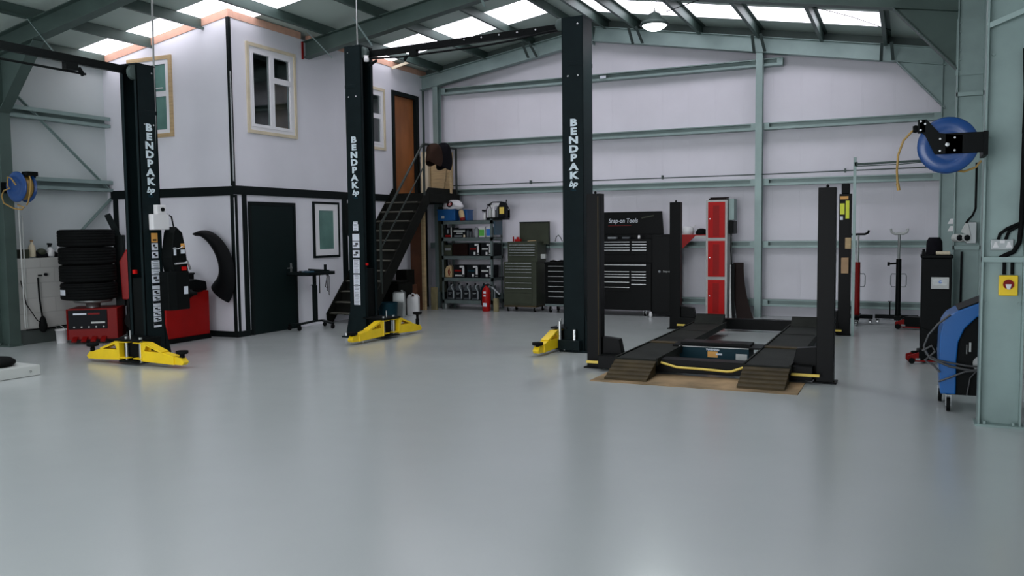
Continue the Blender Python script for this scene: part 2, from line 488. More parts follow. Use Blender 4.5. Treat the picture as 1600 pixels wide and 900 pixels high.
# pairs of hanging bracing ends on the gable rafter
for x in (-6.75, -4.62, -2.42, -.37):
    m = MB()
    for s_ in (-.07, .07):
        m.bar((x+s_, 15.2, roof_z(x)-.2), (x+s_*1.3, 15.55, zb(x)+.0), .05, .012)
    struct(m.build('rafter_stay', 'galvanised_dark'), 'pair of steel stays between purlin and gable rafter', 'steel stay')
# knee stays at the big rafters
for p, q in (((-8.05, 11.40, 5.0), (-7.95, 11.78, 4.62)), ((-9.0, 11.45, 4.9), (-8.75, 11.78, 4.5)), ((-10.9, 7.9, 4.55), (-10.55, 8.0, 4.1)), ((-5.9, 11.4, 5.36), (-5.9, 11.78, 5.0))):
    m = MB(); m.bar(p, q, .04, .006); struct(m.build('rafter_stay', 'galvanised_light'), 'thin steel stay on the side of a rafter', 'steel stay')
# eaves beams
struct(MB().box(XL, XL+.12, YF, 10.03, 4.30, 4.42).build('eaves_beam', 'grey_light'), 'galvanised eaves beam on the left wall', 'beam')
struct(MB().box(XR-.12, XR, YF, YB, 4.27, 4.4).build('eaves_beam', 'galvanised'), 'galvanised eaves beam on the right wall', 'beam')

# girts
def girt_x(x0, x1, z, h=.11, y=15.75, label=''):
    m = MB()
    z0, z1 = z-h/2, z+h/2
    m.box(x0, x1, y, y+.18, z0, z0+.008); m.box(x0, x1, y, y+.18, z1-.008, z1); m.box(x0, x1, y+.13, y+.138, z0, z1)
    m.box(x0, x1, y-.004, y+.006, z0, z0+.042); m.box(x0, x1, y-.002, y+.006, z1-.018, z1)
    m.box(x0, x0+.10, y-.008, y+.006, z0, z1); m.box(x1-.10, x1, y-.008, y+.006, z0, z1)
    struct(m.build('wall_girt', 'galvanised_light'), label, 'girt')
girt_x(-8.94, -2.05, 4.52, .13, label='sloping-looking top girt of the back wall left of the gable post')
for z, nm in ((3.40, 'second'), (2.41, 'third'), (1.30, 'fourth'), (.25, 'bottom')):
    girt_x(-9.25, -2.49, z, .12, label=nm+' girt of the back wall left of the gable post')
    girt_x(-2.37, .45, z, .12, label=nm+' girt of the back wall right of the gable post')
m = MB(); m.tube([(-9.2, 15.74, 2.55), (-2.4, 15.74, 2.55), (.4, 15.74, 2.57)], .011, 6)
for x in (-6.9, -4.2, -1): m.box(x-.015, x+.015, 15.72, 15.78, 2.53, 2.6)
struct(m.build('wall_conduit', 'galvanised_dark'), 'thin conduit along the back wall above the third girt', 'conduit')
def girt_y(x, y0, y1, z, h, label, right=False):
    m = MB(); s_ = -1 if right else 1
    m.prism([(x, z-h/2), (x+.15*s_, z-h/2), (x+.15*s_, z-h/2+.05), (x+.138*s_, z-h/2+.05), (x+.138*s_, z-h/2+.012), (x, z-h/2+.012)], 1, y0, y1)
    m.prism([(x, z+h/2), (x+.15*s_, z+h/2), (x+.15*s_, z+h/2-.06), (x+.138*s_, z+h/2-.06), (x+.138*s_, z+h/2-.012), (x, z+h/2-.012)], 1, y0, y1)
    m.box(x, x+.012*s_, y0, y1, z-h/2, z+h/2)
    struct(m.build('wall_girt', 'galvanised_light'), label, 'girt')
girt_y(XL, 8.15, 10.02, 3.44, .17, 'upper girt of the left wall')
girt_y(XL, 8.15, 10.02, 2.40, .18, 'middle girt of the left wall')
for z in (1.33, 2.4, 3.3):
    girt_y(XR, 7.83, 15.6, z, .16, 'girt on the right wall', True)
for p, q, lab in (((-11.98, 8.30, 3.80), (-11.98, 10.02, 2.32), 'diagonal wind brace on the left wall, upper'), ((-11.98, 9.15, 1.42), (-11.98, 10.02, 2.2), 'diagonal wind brace on the left wall, lower')):
    m = MB(); m.bar(p, q, .012, .06, up=(1, 0, 0)); m.bar(p, q, .05, .008, up=(1, 0, 0))
    struct(m.build('wind_brace', 'galvanised_light'), lab, 'brace')
# painted block plinth wall on the left
struct(MB().box(XL+.01, -11.78, 8.16, 10.03, .22, 1.27).build('wall_low_block', 'painted_block'), 'low painted block wall under the left cladding', 'wall')
struct(MB().box(XL+.01, -11.76, 8.16, 10.03, 0, .22).build('baseboard_left', 'plinth_dark'), 'dark plinth under the block wall', 'plinth')

# ------------------------------------------------------------ office box
OX, OY = -9.35, 10.03
def wall_cells(m, axis, c0, c1, u0, u1, z0, z1, holes):
    us = sorted({u0, u1, *[h[0] for h in holes], *[h[1] for h in holes]})
    zs = sorted({z0, z1, *[h[2] for h in holes], *[h[3] for h in holes]})
    for i in range(len(us)-1):
        for j in range(len(zs)-1):
            cu, cz = (us[i]+us[i+1])/2, (zs[j]+zs[j+1])/2
            if any(h[0] < cu < h[1] and h[2] < cz < h[3] for h in holes): continue
            if axis == 0: m.box(c0, c1, us[i], us[i+1], zs[j], zs[j+1])
            else: m.box(us[i], us[i+1], c0, c1, zs[j], zs[j+1])
W1 = (10.43, 11.50, 3.22, 4.52); W2 = (13.05, 14.17, 3.24, 4.33); UD = (14.50, 15.46, 2.37, 4.40)
WL = (-11.55, -10.64, 3.20, 4.38)
m = MB(); wall_cells(m, 0, OX-.1, OX, OY, YB, 0, 4.86, [W1, W2, UD])
struct(m.build('wall_office_side', 'plaster_white'), 'white wall of the two storey office facing the lifts', 'wall')
m = MB(); wall_cells(m, 1, OY, OY+.1, XL, OX-.1, 0, 4.38, [])
m.prism([(XL, 4.38), (OX-.1, 4.38), (OX-.1, 4.86), (XL, 4.40)], 1, OY, OY+.1)
struct(m.build('wall_office_front', 'plaster_white'), 'white end wall of the office facing the entrance', 'wall')
struct(MB().box(XL, OX-.1, OY+.1, YB, 2.25, 2.37).build('floor_office', 'room_inside'), 'upper floor inside the office', 'floor')
struct(MB().box(XL, OX-.1, OY+.1, YB, 4.53, 4.58).build('office_light_blocker', 'room_inside'), 'unseen panel added over the office to keep its inside dark', 'ceiling')  # unseen sheet added to keep rooflight out of the office interior
m = MB(); m.box(-11.2, -11.15, OY+.1, YB, 2.37, 4.5); struct(m.build('wall_office_inner', 'room_inside'), 'inner wall of the office', 'wall')
# salmon board along the wall heads
m = MB()
m.prism([(XL, 4.40), (OX+.01, 4.865), (OX+.01, 4.985), (XL, 4.52)], 1, OY-.012, OY+.1)
m.box(OX-.1, OX+.012, OY+.1, 11.72, 4.86, 4.97); m.box(OX-.1, OX+.012, 11.98, YB, 4.86, 4.97)
struct(m.build('trim_1', 'salmon_board'), 'salmon timber board along the head of the office walls', 'trim')
tn = 2
def trim(mb, label, matn='trim_black'):
    global tn
    struct(mb.build('trim_%d' % tn, matn), label, 'trim'); tn += 1
trim(MB().box(OX, OX+.025, OY-.025, 15.72, 2.20, 2.335), 'black band around the office, lift side')
trim(MB().box(XL+.1, OX, OY-.025, OY, 2.185, 2.325), 'black band around the office, entrance side')
trim(MB().box(OX-.03, OX+.02, OY-.02, OY+.03, 2.33, 4.86), 'black corner strip of the upper storey')
trim(MB().box(OX-.05, OX+.026, OY-.026, OY+.05, 0, 2.19), 'black corner post of the lower storey')
trim(MB().box(OX, OX+.02, 10.20, 10.29, .09, 2.2), 'black upright beside the office door')
trim(MB().box(OX, OX+.02, 12.76, 12.90, .09, 2.2), 'black upright left of the stairs')
trim(MB().box(OX, OX+.025, OY, 10.3, 0, .09), 'black skirting at the office corner')
trim(MB().box(XL+.1, OX-.05, OY-.025, OY, 0, .09), 'black skirting under the office end wall')
trim(MB().box(-11.93, -11.83, OY-.02, OY, .09, 2.2), 'black upright in the far corner of the office end wall')
trim(MB().box(-11.38, -11.1, OY-.02, OY, .09, 2.2), 'black upright behind the green lift post')
trim(MB().box(OX, OX+.02, 15.66, 15.72, 2.335, 4.86), 'grey corner strip by the gable post', 'galvanised')
trim(MB().box(OX+.028, OX+.034, OY-.03, OY-.02, .1, 2.15), 'thin white edge strip on the corner post', 'upvc')
trim(MB().box(OX+.02, OX+.03, OY-.025, OY-.005, 2.4, 4.05), 'thin bright edge strip on the upper corner', 'steel_bright')

WN = [20]
def office_window(y0, y1, z0, z1, label, layout, glassm='window_glass', casing='timber_pale', fr=.055, x=OX, black=False, name=None, proud=.0):
    """window in the side wall, plane x; layout: list of sashes (y0,y1,z0,z1) fractions"""
    root = thing('window_%d' % WN[0], label, 'window', (x, (y0+y1)/2, z0)); WN[0] += 1
    root['kind'] = 'structure'
    yc = (y0+y1)/2; W = y1-y0; H = z1-z0; m = MB()
    cw = .05
    m.box(0, .03, -W/2-cw, -W/2, -cw, H+cw); m.box(0, .03, W/2, W/2+cw, -cw, H+cw)
    m.box(0, .03, -W/2, W/2, H, H+cw); m.box(0, .03, -W/2, W/2, -cw, 0)
    m.build('window_casing', casing, root)
    m = MB(); t = fr
    m.box(-.06, .012, -W/2, -W/2+t, 0, H); m.box(-.06, .012, W/2-t, W/2, 0, H); m.box(-.06, .012, -W/2+t, W/2-t, 0, t); m.box(-.06, .012, -W/2+t, W/2-t, H-t, H)
    m.build('window_frame', 'upvc', root)
    for (a, b, c_, d) in layout:
        ya, yb2, za, zb2 = -W/2+t+(W-2*t)*a, -W/2+t+(W-2*t)*b, t+(H-2*t)*c_, t+(H-2*t)*d
        s_ = MB(); q = .045
        s_.box(-.05, .022, ya, ya+q, za, zb2); s_.box(-.05, .022, yb2-q, yb2, za, zb2)
        s_.box(-.05, .022, ya+q, yb2-q, za, za+q); s_.box(-.05, .022, ya+q, yb2-q, zb2-q, zb2)
        so = s_.build('sash', 'upvc', root)
        MB().box(-.02, -.012, ya+q, yb2-q, za+q, zb2-q).build('pane', glassm, so)
    return root
L3 = [(0, .5, 0, 1), (.5, 1, .66, 1), (.5, 1, 0, .66)]
r = office_window(*W1, 'white framed three light window, upper storey nearest the corner', L3)
MB().box(.022, .035, .02, .03, .42, .62).build('window_handle', 'white_plastic', r)
r = office_window(*W2, 'white framed window behind the tall green lift post', [(0, .5, .62, 1), (0, .5, 0, .62), (.5, 1, .55, 1), (.5, 1, 0, .55)])
# window on the end wall (frosted)
root = thing('window_%d' % WN[0], 'frosted window in timber casing on the office end wall', 'window', (-11.0, OY, 3.20)); WN[0] += 1; root['kind'] = 'structure'
m = MB(); W, H = .84, 1.15
for a, b, c_, d in ((-W/2-.06, -W/2, -.06, H+.06), (W/2, W/2+.06, -.06, H+.06), (-W/2, W/2, H, H+.06), (-W/2, W/2, -.06, 0)): m.box(a, b, -.03, 0, c_, d)
m.build('window_casing', 'timber', root)
m = MB()
for a, b, c_, d in ((-W/2, -W/2+.07, 0, H), (W/2-.07, W/2, 0, H), (-W/2+.07, W/2-.07, H-.07, H), (-W/2+.07, W/2-.07, 0, .06), (-W/2+.07, W/2-.07, .58, .66)): m.box(a, b, -.02, 0, c_, d)
m.build('window_frame', 'upvc', root)
MB().box(-W/2+.07, W/2-.07, -.008, 0, .06, .58).build('pane', 'frosted_green', root)
MB().box(-W/2+.07, W/2-.07, -.008, 0, .66, H-.07).build('pane', 'frosted_green', root)
MB().box(.12, .3, -.035, -.02, .70, .715).build('window_handle', 'white_plastic', root)
# small frosted window at ground level
root = thing('window_%d' % WN[0], 'small frosted window with black surround beside the stairs', 'window', (OX, 12.28, 1.20)); WN[0] += 1; root['kind'] = 'structure'
W, H = .66, .9
m = MB()
for a, b, c_, d in ((-W/2-.04, -W/2, -.04, H+.04), (W/2, W/2+.04, -.04, H+.04), (-W/2, W/2, H, H+.04), (-W/2, W/2, -.04, 0)): m.box(0, .03, a, b, c_, d)
m.build('window_casing', 'trim_black', root)
m = MB()
for a, b, c_, d in ((-W/2, -W/2+.12, 0, H), (W/2-.12, W/2, 0, H), (-W/2+.12, W/2-.12, H-.11, H), (-W/2+.12, W/2-.12, 0, .11)): m.box(0, .022, a, b, c_, d)
m.build('window_frame', 'upvc', root)
MB().box(0, .010, -W/2+.12, W/2-.12, .11, H-.11).build('pane', 'frosted_green', root)
# doors
root = thing('door_1', 'dark green ground floor office door', 'door', (OX, 10.875, 0)); root['kind'] = 'structure'
MB().box(0, .03, -.50, .50, 0, 2.05).build('door_leaf', 'door_dark', root, .004)
m = MB(); m.box(0, .04, -.55, -.5, 0, 2.1); m.box(0, .04, .5, .55, 0, 2.1); m.box(0, .04, -.5, .5, 2.05, 2.1); m.build('door_frame', 'trim_black', root)
m = MB(); m.cyl((.03, .40, 1.02), .02, .02, 0, 12); m.bar((.06, .40, 1.02), (.06, .28, 1.02), .016, .016); m.box(.03, .036, .38, .42, .9, 1.1); m.build('door_handle', 'steel_dull', root)
root = thing('door_2', 'orange brown wooden upper door at the head of the stairs', 'door', (OX, 14.98, 2.37)); root['kind'] = 'structure'
MB().box(-.09, -.05, -.42, .40, 0, 1.96).build('door_leaf', 'orange_wood', root, .003)
m = MB(); m.box(-.1, .03, -.5, -.42, 0, 2.04); m.box(-.1, .03, .40, .5, 0, 2.04); m.box(-.1, .03, -.42, .40, 1.96, 2.04); m.build('door_frame', 'trim_black', root)
MB().box(-.095, -.06, .36, .40, 0, 1.96).build('door_edge', 'timber_pale', root)
# curtain seen through the office window
tag(MB().box(-9.78, -9.75, 11.46, 12.1, 2.4, 4.15).build('curtain', 'brown_curtain'), 'brown curtain seen through the upper office window', 'curtain')

# ============================================================ LIFTS
def lift_arm(parent, ang, L=.78, pad=True, padh=.16):
    """yellow swing arm; pivot at local origin, points along +x then turned by ang"""
    m = MB(); m.X = Matrix.Rotation(ang, 4, 'Z')
    z0, z1 = .055, .285
    # pivot ears
    m.box(-.05, .10, -.06, .06, z0+.02, z0+.035); m.box(-.05, .12, -.06, .06, z1-.014, z1)
    m.box(.085, .10, -.06, .06, z0, z1)
    # tapered boxed arm
    m.prism([(.10, z0), (L-.12, z0-.015), (L-.12, z0+.09), (.42, z0+.125), (.10, z0+.125)], 1, -.055, .055)
    # brace ribs rising to the pivot
    for a, b in ((-.055, -.043), (.043, .055)): m.prism([(.10, z0+.125), (.10, z1), (.17, z1), (.44, z0+.125), (.38, z0+.125), (.17, z1-.035), (.14, z0+.14), (.14, z0+.125)], 1, a, b)
    m.bar((.15, 0, z1-.005), (.43, 0, z0+.13), .11, .012)
    # inner extension
    m.prism([(L-.14, z0-.012), (L, z0-.015), (L+.03, z0+.02), (L-.02, z0+.075), (L-.14, z0+.08)], 1, -.042, .042)
    o = m.build('swing_arm', 'yellow_paint', parent, .004)
    if pad:
        p = MB(); c_ = m.X @ Vector((L-.035, 0, 0))
        p.lathe([(.03, z0+.07), (.03, z0+.07+padh*.5), (.02, z0+.07+padh*.5), (.02, z0+.03+padh), (.066, z0+.04+padh), (.072, z0+.05+padh), (.072, z0+.075+padh), (.0, z0+.075+padh)], (c_.x, c_.y, 0), 2, 18)
        p.build('lifting_pad', 'rubber', o)
    return o

def lift_column(root, px, py, flip, H, letter_side, car, sticker=None, letters=None, armL=(.78, .78), armh=(.05, .05), ay=0.0):
    """C shaped post; open side +x unless flipped. parts are children of root"""
    s_ = -1 if flip else 1
    def X(x): return px+s_*x
    m = MB(); t = .012
    m.box(X(-.15), X(-.15+t), py-.145, py+.145, 0, H)
    for q in (-1, 1):
        m.box(X(-.15), X(.15), py+q*.145, py+q*(.145-t), 0, H)
        m.box(X(.15), X(.15-t), py+q*.145, py+q*.095, 0, H)
    m.box(X(-.152), X(.152), py-.148, py+.148, H-.02, H)
    for q in (-1, 1):
        m.box(X(-.153), X(.05), py+q*.145, py+q*.148, H-.62, H-.57)
    # base plate, flared gussets
    m.box(X(-.27), X(.18), py-.22, py+.22, 0, .02)
    m.prism([(X(-.15), .02), (X(-.26), .02), (X(-.15), .5)], 1, py-.012+.13, py+.13)
    m.prism([(X(-.15), .02), (X(-.26), .02), (X(-.15), .5)], 1, py-.13, py-.118)
    o = m.build('lift_post', 'lift_green', root, .006)
    # bolts at the top and anchors
    for q in (-1, 1):
        for bx, bz in ((-.08, H-.10), (.06, H-.75), (-.08, H-.75)): MB().cyl((X(bx), py+q*.150, bz), .012, .006*q, 1, 8).build('bolt', 'steel_bright', o)
        MB().cyl((X(-.22), py+q*.17, .02), .016, .05, 2, 8).build('anchor_bolt', 'steel_bright', o); MB().cyl((X(.12), py+q*.19, .02), .016, .05, 2, 8).build('anchor_bolt', 'steel_bright', o)
    # carriage inside the post
    cx = car
    m = MB()
    m.box(X(-.05), X(.135), py-.085, py+.085, .10, 1.05)
    pa = py+ay
    m.box(X(.10), X(cx-.02), min(py, pa)-.09, max(py, pa)+.09, .05, .31)
    m.prism([(X(.10), py-.16), (X(.10), py+.16), (X(cx+.08), pa+.20), (X(cx+.08), pa-.20)], 2, .295, .318)
    m.prism([(X(.10), py-.14), (X(.10), py+.14), (X(cx+.08), pa+.17), (X(cx+.08), pa-.17)], 2, .035, .055)
    cg = m.build('carriage', 'lift_black', root, .004)
    for q in (-1, 1): MB().cyl((X(cx), pa+q*.12, .03), .022, .31, 2, 12).build('pivot_pin', 'steel_dull', cg)
    MB().tube([(X(cx), pa-.05, .318), (X(cx), pa-.05, .42)], .010, 8).build('release_pin', 'steel_dull', cg)
    a0 = lift_arm(root, R(-90), armL[0], padh=armh[0]); a0.location = (X(cx), pa-.10, 0)
    a1 = lift_arm(root, R(90), armL[1], padh=armh[1]); a1.location = (X(cx), pa+.10, 0)
    # lettering
    yy = py+letter_side*(.1455)
    rot = FACE_NEG_Y if letter_side < 0 else FACE_POS_Y
    if letters:
        z = letters
        for i, ch in enumerate('BENDPAK'):
            text('letter', ch, .122, 'letter_white', o, (X(-.01), yy, z-.113*i), rot, bold=.0062, ext=.001, xs=1.42)
        text('logo', 'bp', .10, 'letter_white', o, (X(.0), yy, z-.113*7+.005), rot, bold=.004, ext=.001, xs=1.2, shear=.3)
        text('logo', '10A', .05, 'blue_panel', o, (X(.0), yy, z-.113*7-.07), rot, bold=.002, ext=.001)
    return o, X, yy, rot

def stickers(parent, x, y, q, items):
    """items: (z0, z1, width, style) flat labels on a post face"""
    for z0, z1, w_, st in items:
        m = MB(); m.use('sticker_orange' if st == 'o' else 'sticker_white')
        m.box(x-w_/2, x+w_/2, y, y+q*.002, z0, z1)
        m.use('ink')
        if st == 'p':    # pictogram label
            m.box(x-w_*.38, x+w_*.1, y+q*.002, y+q*.003, z0+(z1-z0)*.25, z0+(z1-z0)*.45); m.box(x-w_*.1, x+w_*.3, y+q*.002, y+q*.003, z0+(z1-z0)*.5, z0+(z1-z0)*.8)
        elif st == 't':  # lines of small print
            k = max(2, int((z1-z0)/.022))
            for i in range(k): 
                zz = z0+(i+.5)*(z1-z0)/k; m.box(x-w_*.36, x+w_*(.2+.16*((i*7) % 3)/2), y+q*.002, y+q*.003, zz-.003, zz+.002)
        elif st == 'h':
            m.box(x-w_/2, x+w_/2, y+q*.002, y+q*.003, z1-.025, z1)
        elif st == 'o':
            m.box(x-w_*.3, x+w_*.3, y+q*.002, y+q*.003, z0+.02, z0+.04)
        m.build('label_sticker', None, parent)

# ---- tall lift (two posts across the bay)
LA = thing('two_post_lift', 'tall dark green two post car lift in the middle of the hall', 'car lift', (-5.745, 10.675, 0), R(-4.0))
o2, X2, y2, rt2 = lift_column(LA, -1.80, 0, False, 4.37, -1, .46, letters=2.98, armL=(.78, .68), armh=(.05, .20))
o3, X3, y3, rt3 = lift_column(LA, 1.80, 0, True, 4.33, -1, .24, letters=2.98, armL=(.66, .78), armh=(.05, .05))
stickers(o2, X2(-.01), y2-.001, -1, [(1.62, 1.72, .10, 't'), (1.47, 1.60, .13, 'h'), (1.36, 1.46, .13, 'p'), (1.22, 1.33, .13, 'p'), (.98, 1.19, .12, 't'), (.80, .96, .12, 't'), (.50, .79, .12, 't'), (1.70, 1.76, .08, 't')])
m = MB(); m.box(-1.72, 1.72, -.035, .035, 4.20, 4.29)
for k in range(14): m.cyl((-1.5+k*.23, -.036, 4.255), .010, -.006, 1, 6)
ob = m.build('overhead_beam', 'lift_black', LA, .003)
for k in range(5): MB().cyl((.1+k*.28, -.036, 4.255), .012, -.01, 1, 8).build('bolt', 'steel_bright', ob)
m = MB(); m.tube([(-1.55, -.06, 4.17), (-1.0, -.06, 4.13), (.4, -.06, 4.13), (.9, -.06, 4.15), (1.4, -.06, 4.2), (1.66, -.06, 4.2)], .014, 8); m.cbox((-.75, -.05, 4.16), (.12, .07, .09)); m.bar((-.86, -.05, 4.14), (-.92, -.05, 4.08), .03, .03); m.bar((-1.42, -.05, 4.13), (-1.55, -.05, 4.07), .03, .03)
m.build('limit_switch_bar', 'lift_black', LA)
for xx in (-1.63, 1.62):
    m = MB(); m.lathe([(.02, -.03), (.075, -.03), (.085, -.02), (.07, -.008), (.07, .008), (.085, .02), (.075, .03), (.02, .03)], (xx, -.08, 4.26), 1, 20); m.build('cable_pulley', 'galvanised_dark', LA)
m = MB(); m.lathe([(0, 0), (.035, .005), (.04, .04), (.025, .08), (0, .08)], (-1.52, -.16, 4.10), 2, 14); m.bar((-1.6, -.1, 4.2), (-1.5, -.16, 4.18), .03, .03); m.build('lamp_bulb', 'white_plastic', LA)
m = MB(); m.box(-1.98, -1.965, -.07, .06, 1.55, 2.05); m.prism([(-2.06, 1.6), (-1.98, 1.5), (-1.98, 2.08), (-2.06, 2.0)], 1, -.08, .08); m.build('cable_cover', 'lift_black', LA, .005)
MB().cbox((-1.62, -.13, 1.12), (.03, .03, .03)).build('stop_button', 'red_bright', LA)
for x0, h_ in ((1.62, .30), (1.83, .20)):
    m = MB(); m.cyl((x0, -.20, .16), .022, h_-.06, 2, 14); m.build('adapter_peg', 'steel_bright', LA)
MB().box(1.56, 1.92, -.25, -.15, .03, .16).build('adapter_tray', 'lift_green', LA, .004)

# ---- short lift (posts along the left of the hall)
LBX, LBY = -8.90, 7.92
LB = thing('two_post_lift', 'shorter dark green two post lift at the left with control box and overhead beam', 'car lift', (LBX, LBY-1.75, 0), R(-90))
# local +x = world -y ; local +y = world +x
o1, X1, y1, rt1 = lift_column(LB, -1.75, 0, False, 3.74, 1, .45, letters=2.95, armL=(.66, .74), armh=(.10, .08), ay=.25)
oq, Xq, yq, rq = lift_column(LB, 1.75, 0, True, 3.74, -1, .34)
stickers(o1, X1(-.03), y1+.001, 1, [(1.50, 1.62, .10, 'o'), (1.40, 1.49, .10, 'p'), (1.30, 1.38, .10, 'p'), (1.17, 1.27, .13, 't'), (1.09, 1.16, .13, 't'), (.98, 1.08, .13, 'p'), (.90, .97, .13, 'h'), (.82, .89, .12, 'p'), (.75, .81, .12, 'p'), (.68, .74, .12, 'h'), (.61, .675, .12, 'p'), (.55, .60, .12, 'p'), (.48, .54, .12, 'p'), (.41, .46, .12, 'h')])
m = MB(); m.box(-1.66, 1.66, -.035, .035, 3.61, 3.70)
ob = m.build('overhead_beam', 'lift_black', LB, .003)
m = MB(); m.box(-1.60, 1.5, -.05, -.035, 3.62, 3.64); m.cbox((-.75, .05, 3.56), (.16, .07, .08)); m.bar((-.86, .05, 3.56), (-.92, .05, 3.48), .03, .04); m.tube([(-.95, .05, 3.5), (-.3, .05, 3.5), (.6, .05, 3.5), (1.5, .05, 3.5)], .014, 8); m.build('limit_switch_bar', 'lift_black', LB)
for xx in (-1.60, 1.60):
    m = MB(); m.lathe([(.02, -.03), (.085, -.03), (.095, -.02), (.08, -.008), (.08, .008), (.095, .02), (.085, .03), (.02, .03)], (xx, .10, 3.62), 1, 20); m.build('cable_pulley', 'galvanised_dark', LB)
# control box and power unit on the world +x face
m = MB(); m.box(-1.955, -1.70, .148, .23, 1.66, 1.86); m.box(-1.92, -1.78, .148, .215, 1.86, 1.98); sb = m.build('control_box', 'white_plastic', LB, .006)
MB().cyl((-1.86, .216, 1.92), .025, .02, 1, 14).build('rotary_switch', 'lift_black', sb)
m = MB(); m.prism([(-1.70, .148), (-2.02, .148), (-2.02, .34), (-1.80, .34), (-1.70, .30)], 2, .62, 1.12)
m.prism([(-1.78, 1.12), (-2.02, 1.12), (-1.98, 1.45), (-1.94, 1.62), (-1.84, 1.70), (-1.80, 1.62), (-1.74, 1.30)], 1, .148, .33)
m.cyl((-1.86, .25, 1.1), .09, .35, 2, 20)
pu = m.build('power_unit', 'lift_black', LB, .008); pu.location = (-.13, 0, 0)
MB().box(-1.99, -1.92, .342, .344, .82, .92).build('label_sticker', 'sticker_white', pu)
m = MB(); m.tube([(-1.75, .36, 1.42), (-1.82, .37, 1.41), (-1.90, .37, 1.44)], .008, 6); m.tube([(-1.77, .36, 1.22), (-1.98, .36, 1.23)], .014, 8); m.bar((-1.96, .37, 1.26), (-2.02, .37, 1.14), .012, .025); m.build('release_lever', 'steel_bright', pu)
MB().box(-1.97, -1.90, .335, .35, 1.13, 1.18).build('lever_grip', 'red_bright', pu)
MB().cbox((-1.93, .336, 1.45), (.05, .02, .06)).build('warning_light', 'sticker_orange', pu)
MB().cbox((-1.93, .336, 1.375), (.06, .01, .05)).build('label_sticker', 'sticker_white', pu)
MB().cbox((-1.80, .336, 1.38), (.03, .01, .10)).build('label_sticker', 'sticker_white', pu)
m = MB(); m.tube([(-1.84, .18, 1.86), (-1.90, .19, 1.83), (-1.93, .19, 1.70), (-1.90, .20, 1.6)], .01, 6); m.build('power_cable', 'rubber', pu)
MB().cbox((-1.60, -.02, 1.13), (.03, .05, .05)).build('stop_button', 'red_bright', LB)
# lubrication can / bits on the open side
# ---- conduits dropping from the roof to the posts
def conduit(name_label, pts, r, mt='steel_dull', name='ceiling_conduit'):
    m = MB(); m.tube(pts, r, 8); return tag(m.build(name, mt), name_label, 'conduit')
conduit('thin metal conduit dropping from the roof to the control box of the short lift', [(-8.76, 8.07, roof_z(-8.76)-.01), (-8.765, 8.05, 3.0), (-8.77, 7.955, 1.99)], .012)
conduit('thin metal conduit dropping from the roof onto the tall lift post nearer the office', [(-7.54, 10.78, roof_z(-7.54)-.01), (-7.54, 10.78, 4.375)], .011)

# ---- four post lift
FP = thing('four_post_lift', 'low black four post car lift with two runways and slatted ramps', 'car lift', (-2.0, 11.2, 0))
def fp_post(x, y, H, name_cap=False, gus=0):
    m = MB(); w_ = .085
    # open C post, open side inward
    m.box(x-w_, x+w_, y-.07, y+.07, 0, H)
    m.box(x-w_-.03, x+w_+.03, y-.11, y+.11, 0, .015)
    m.lathe([(.012, H), (.018, H+.02), (0, H+.035)], (x+.0, y, 0), 2, 8)
    o = m.build('lift_post', 'post_black', FP, .008)
    if gus:
        g_ = MB(); x0 = x+gus*w_; g_.prism([(x0, .02), (x0+gus*.27, .02), (x0+gus*.20, .34), (x0, .36)], 1, y-.02, y+.10); g_.build('crossbeam_bracket', 'post_black', FP, .006)
    return o
pA = fp_post(-3.275+2.0, 9.32-11.2, 2.01, gus=1)
pB = fp_post(-.75+2.0, 9.24-11.2, 2.00, gus=-1)
pC = fp_post(-3.36+2.0, 13.42-11.2, 2.02, gus=1)
pD = fp_post(-.84+2.0, 13.42-11.2, 2.08, gus=-1)
MB().box(-1.275+.05, -1.275+.06, -1.88-.074, -1.88-.070, .1, 1.98).build('brass_ladder_edge', 'ramp_steel', pA)
m = MB(); m.box(1.105, 1.215, 2.16, 2.28, 2.08, 2.23); m.build('post_cap', 'lift_black', pD, .01)
for x0, x1, z0, z1, mt in ((1.09, 1.15, 1.78, 1.94, 'yellow_label'), (1.165, 1.215, 1.72, 1.98, 'yellow_label'), (1.09, 1.20, 2.0, 2.045, 'sticker_orange'), (1.09, 1.13, 1.70, 1.75, 'sticker_white')):
    MB().box(x0, x1, 2.144, 2.149, z0, z1).build('label_sticker', mt, pD)
for (za, zb_, xa, xb, mt) in ((1.28, 1.44, 1.17, 1.25, 'timber'), (.92, 1.15, 1.12, 1.22, 'cardboard')):
    MB().box(xa, xb, 2.07, 2.15, za, zb_).build('switch_box', mt, pD, .005)
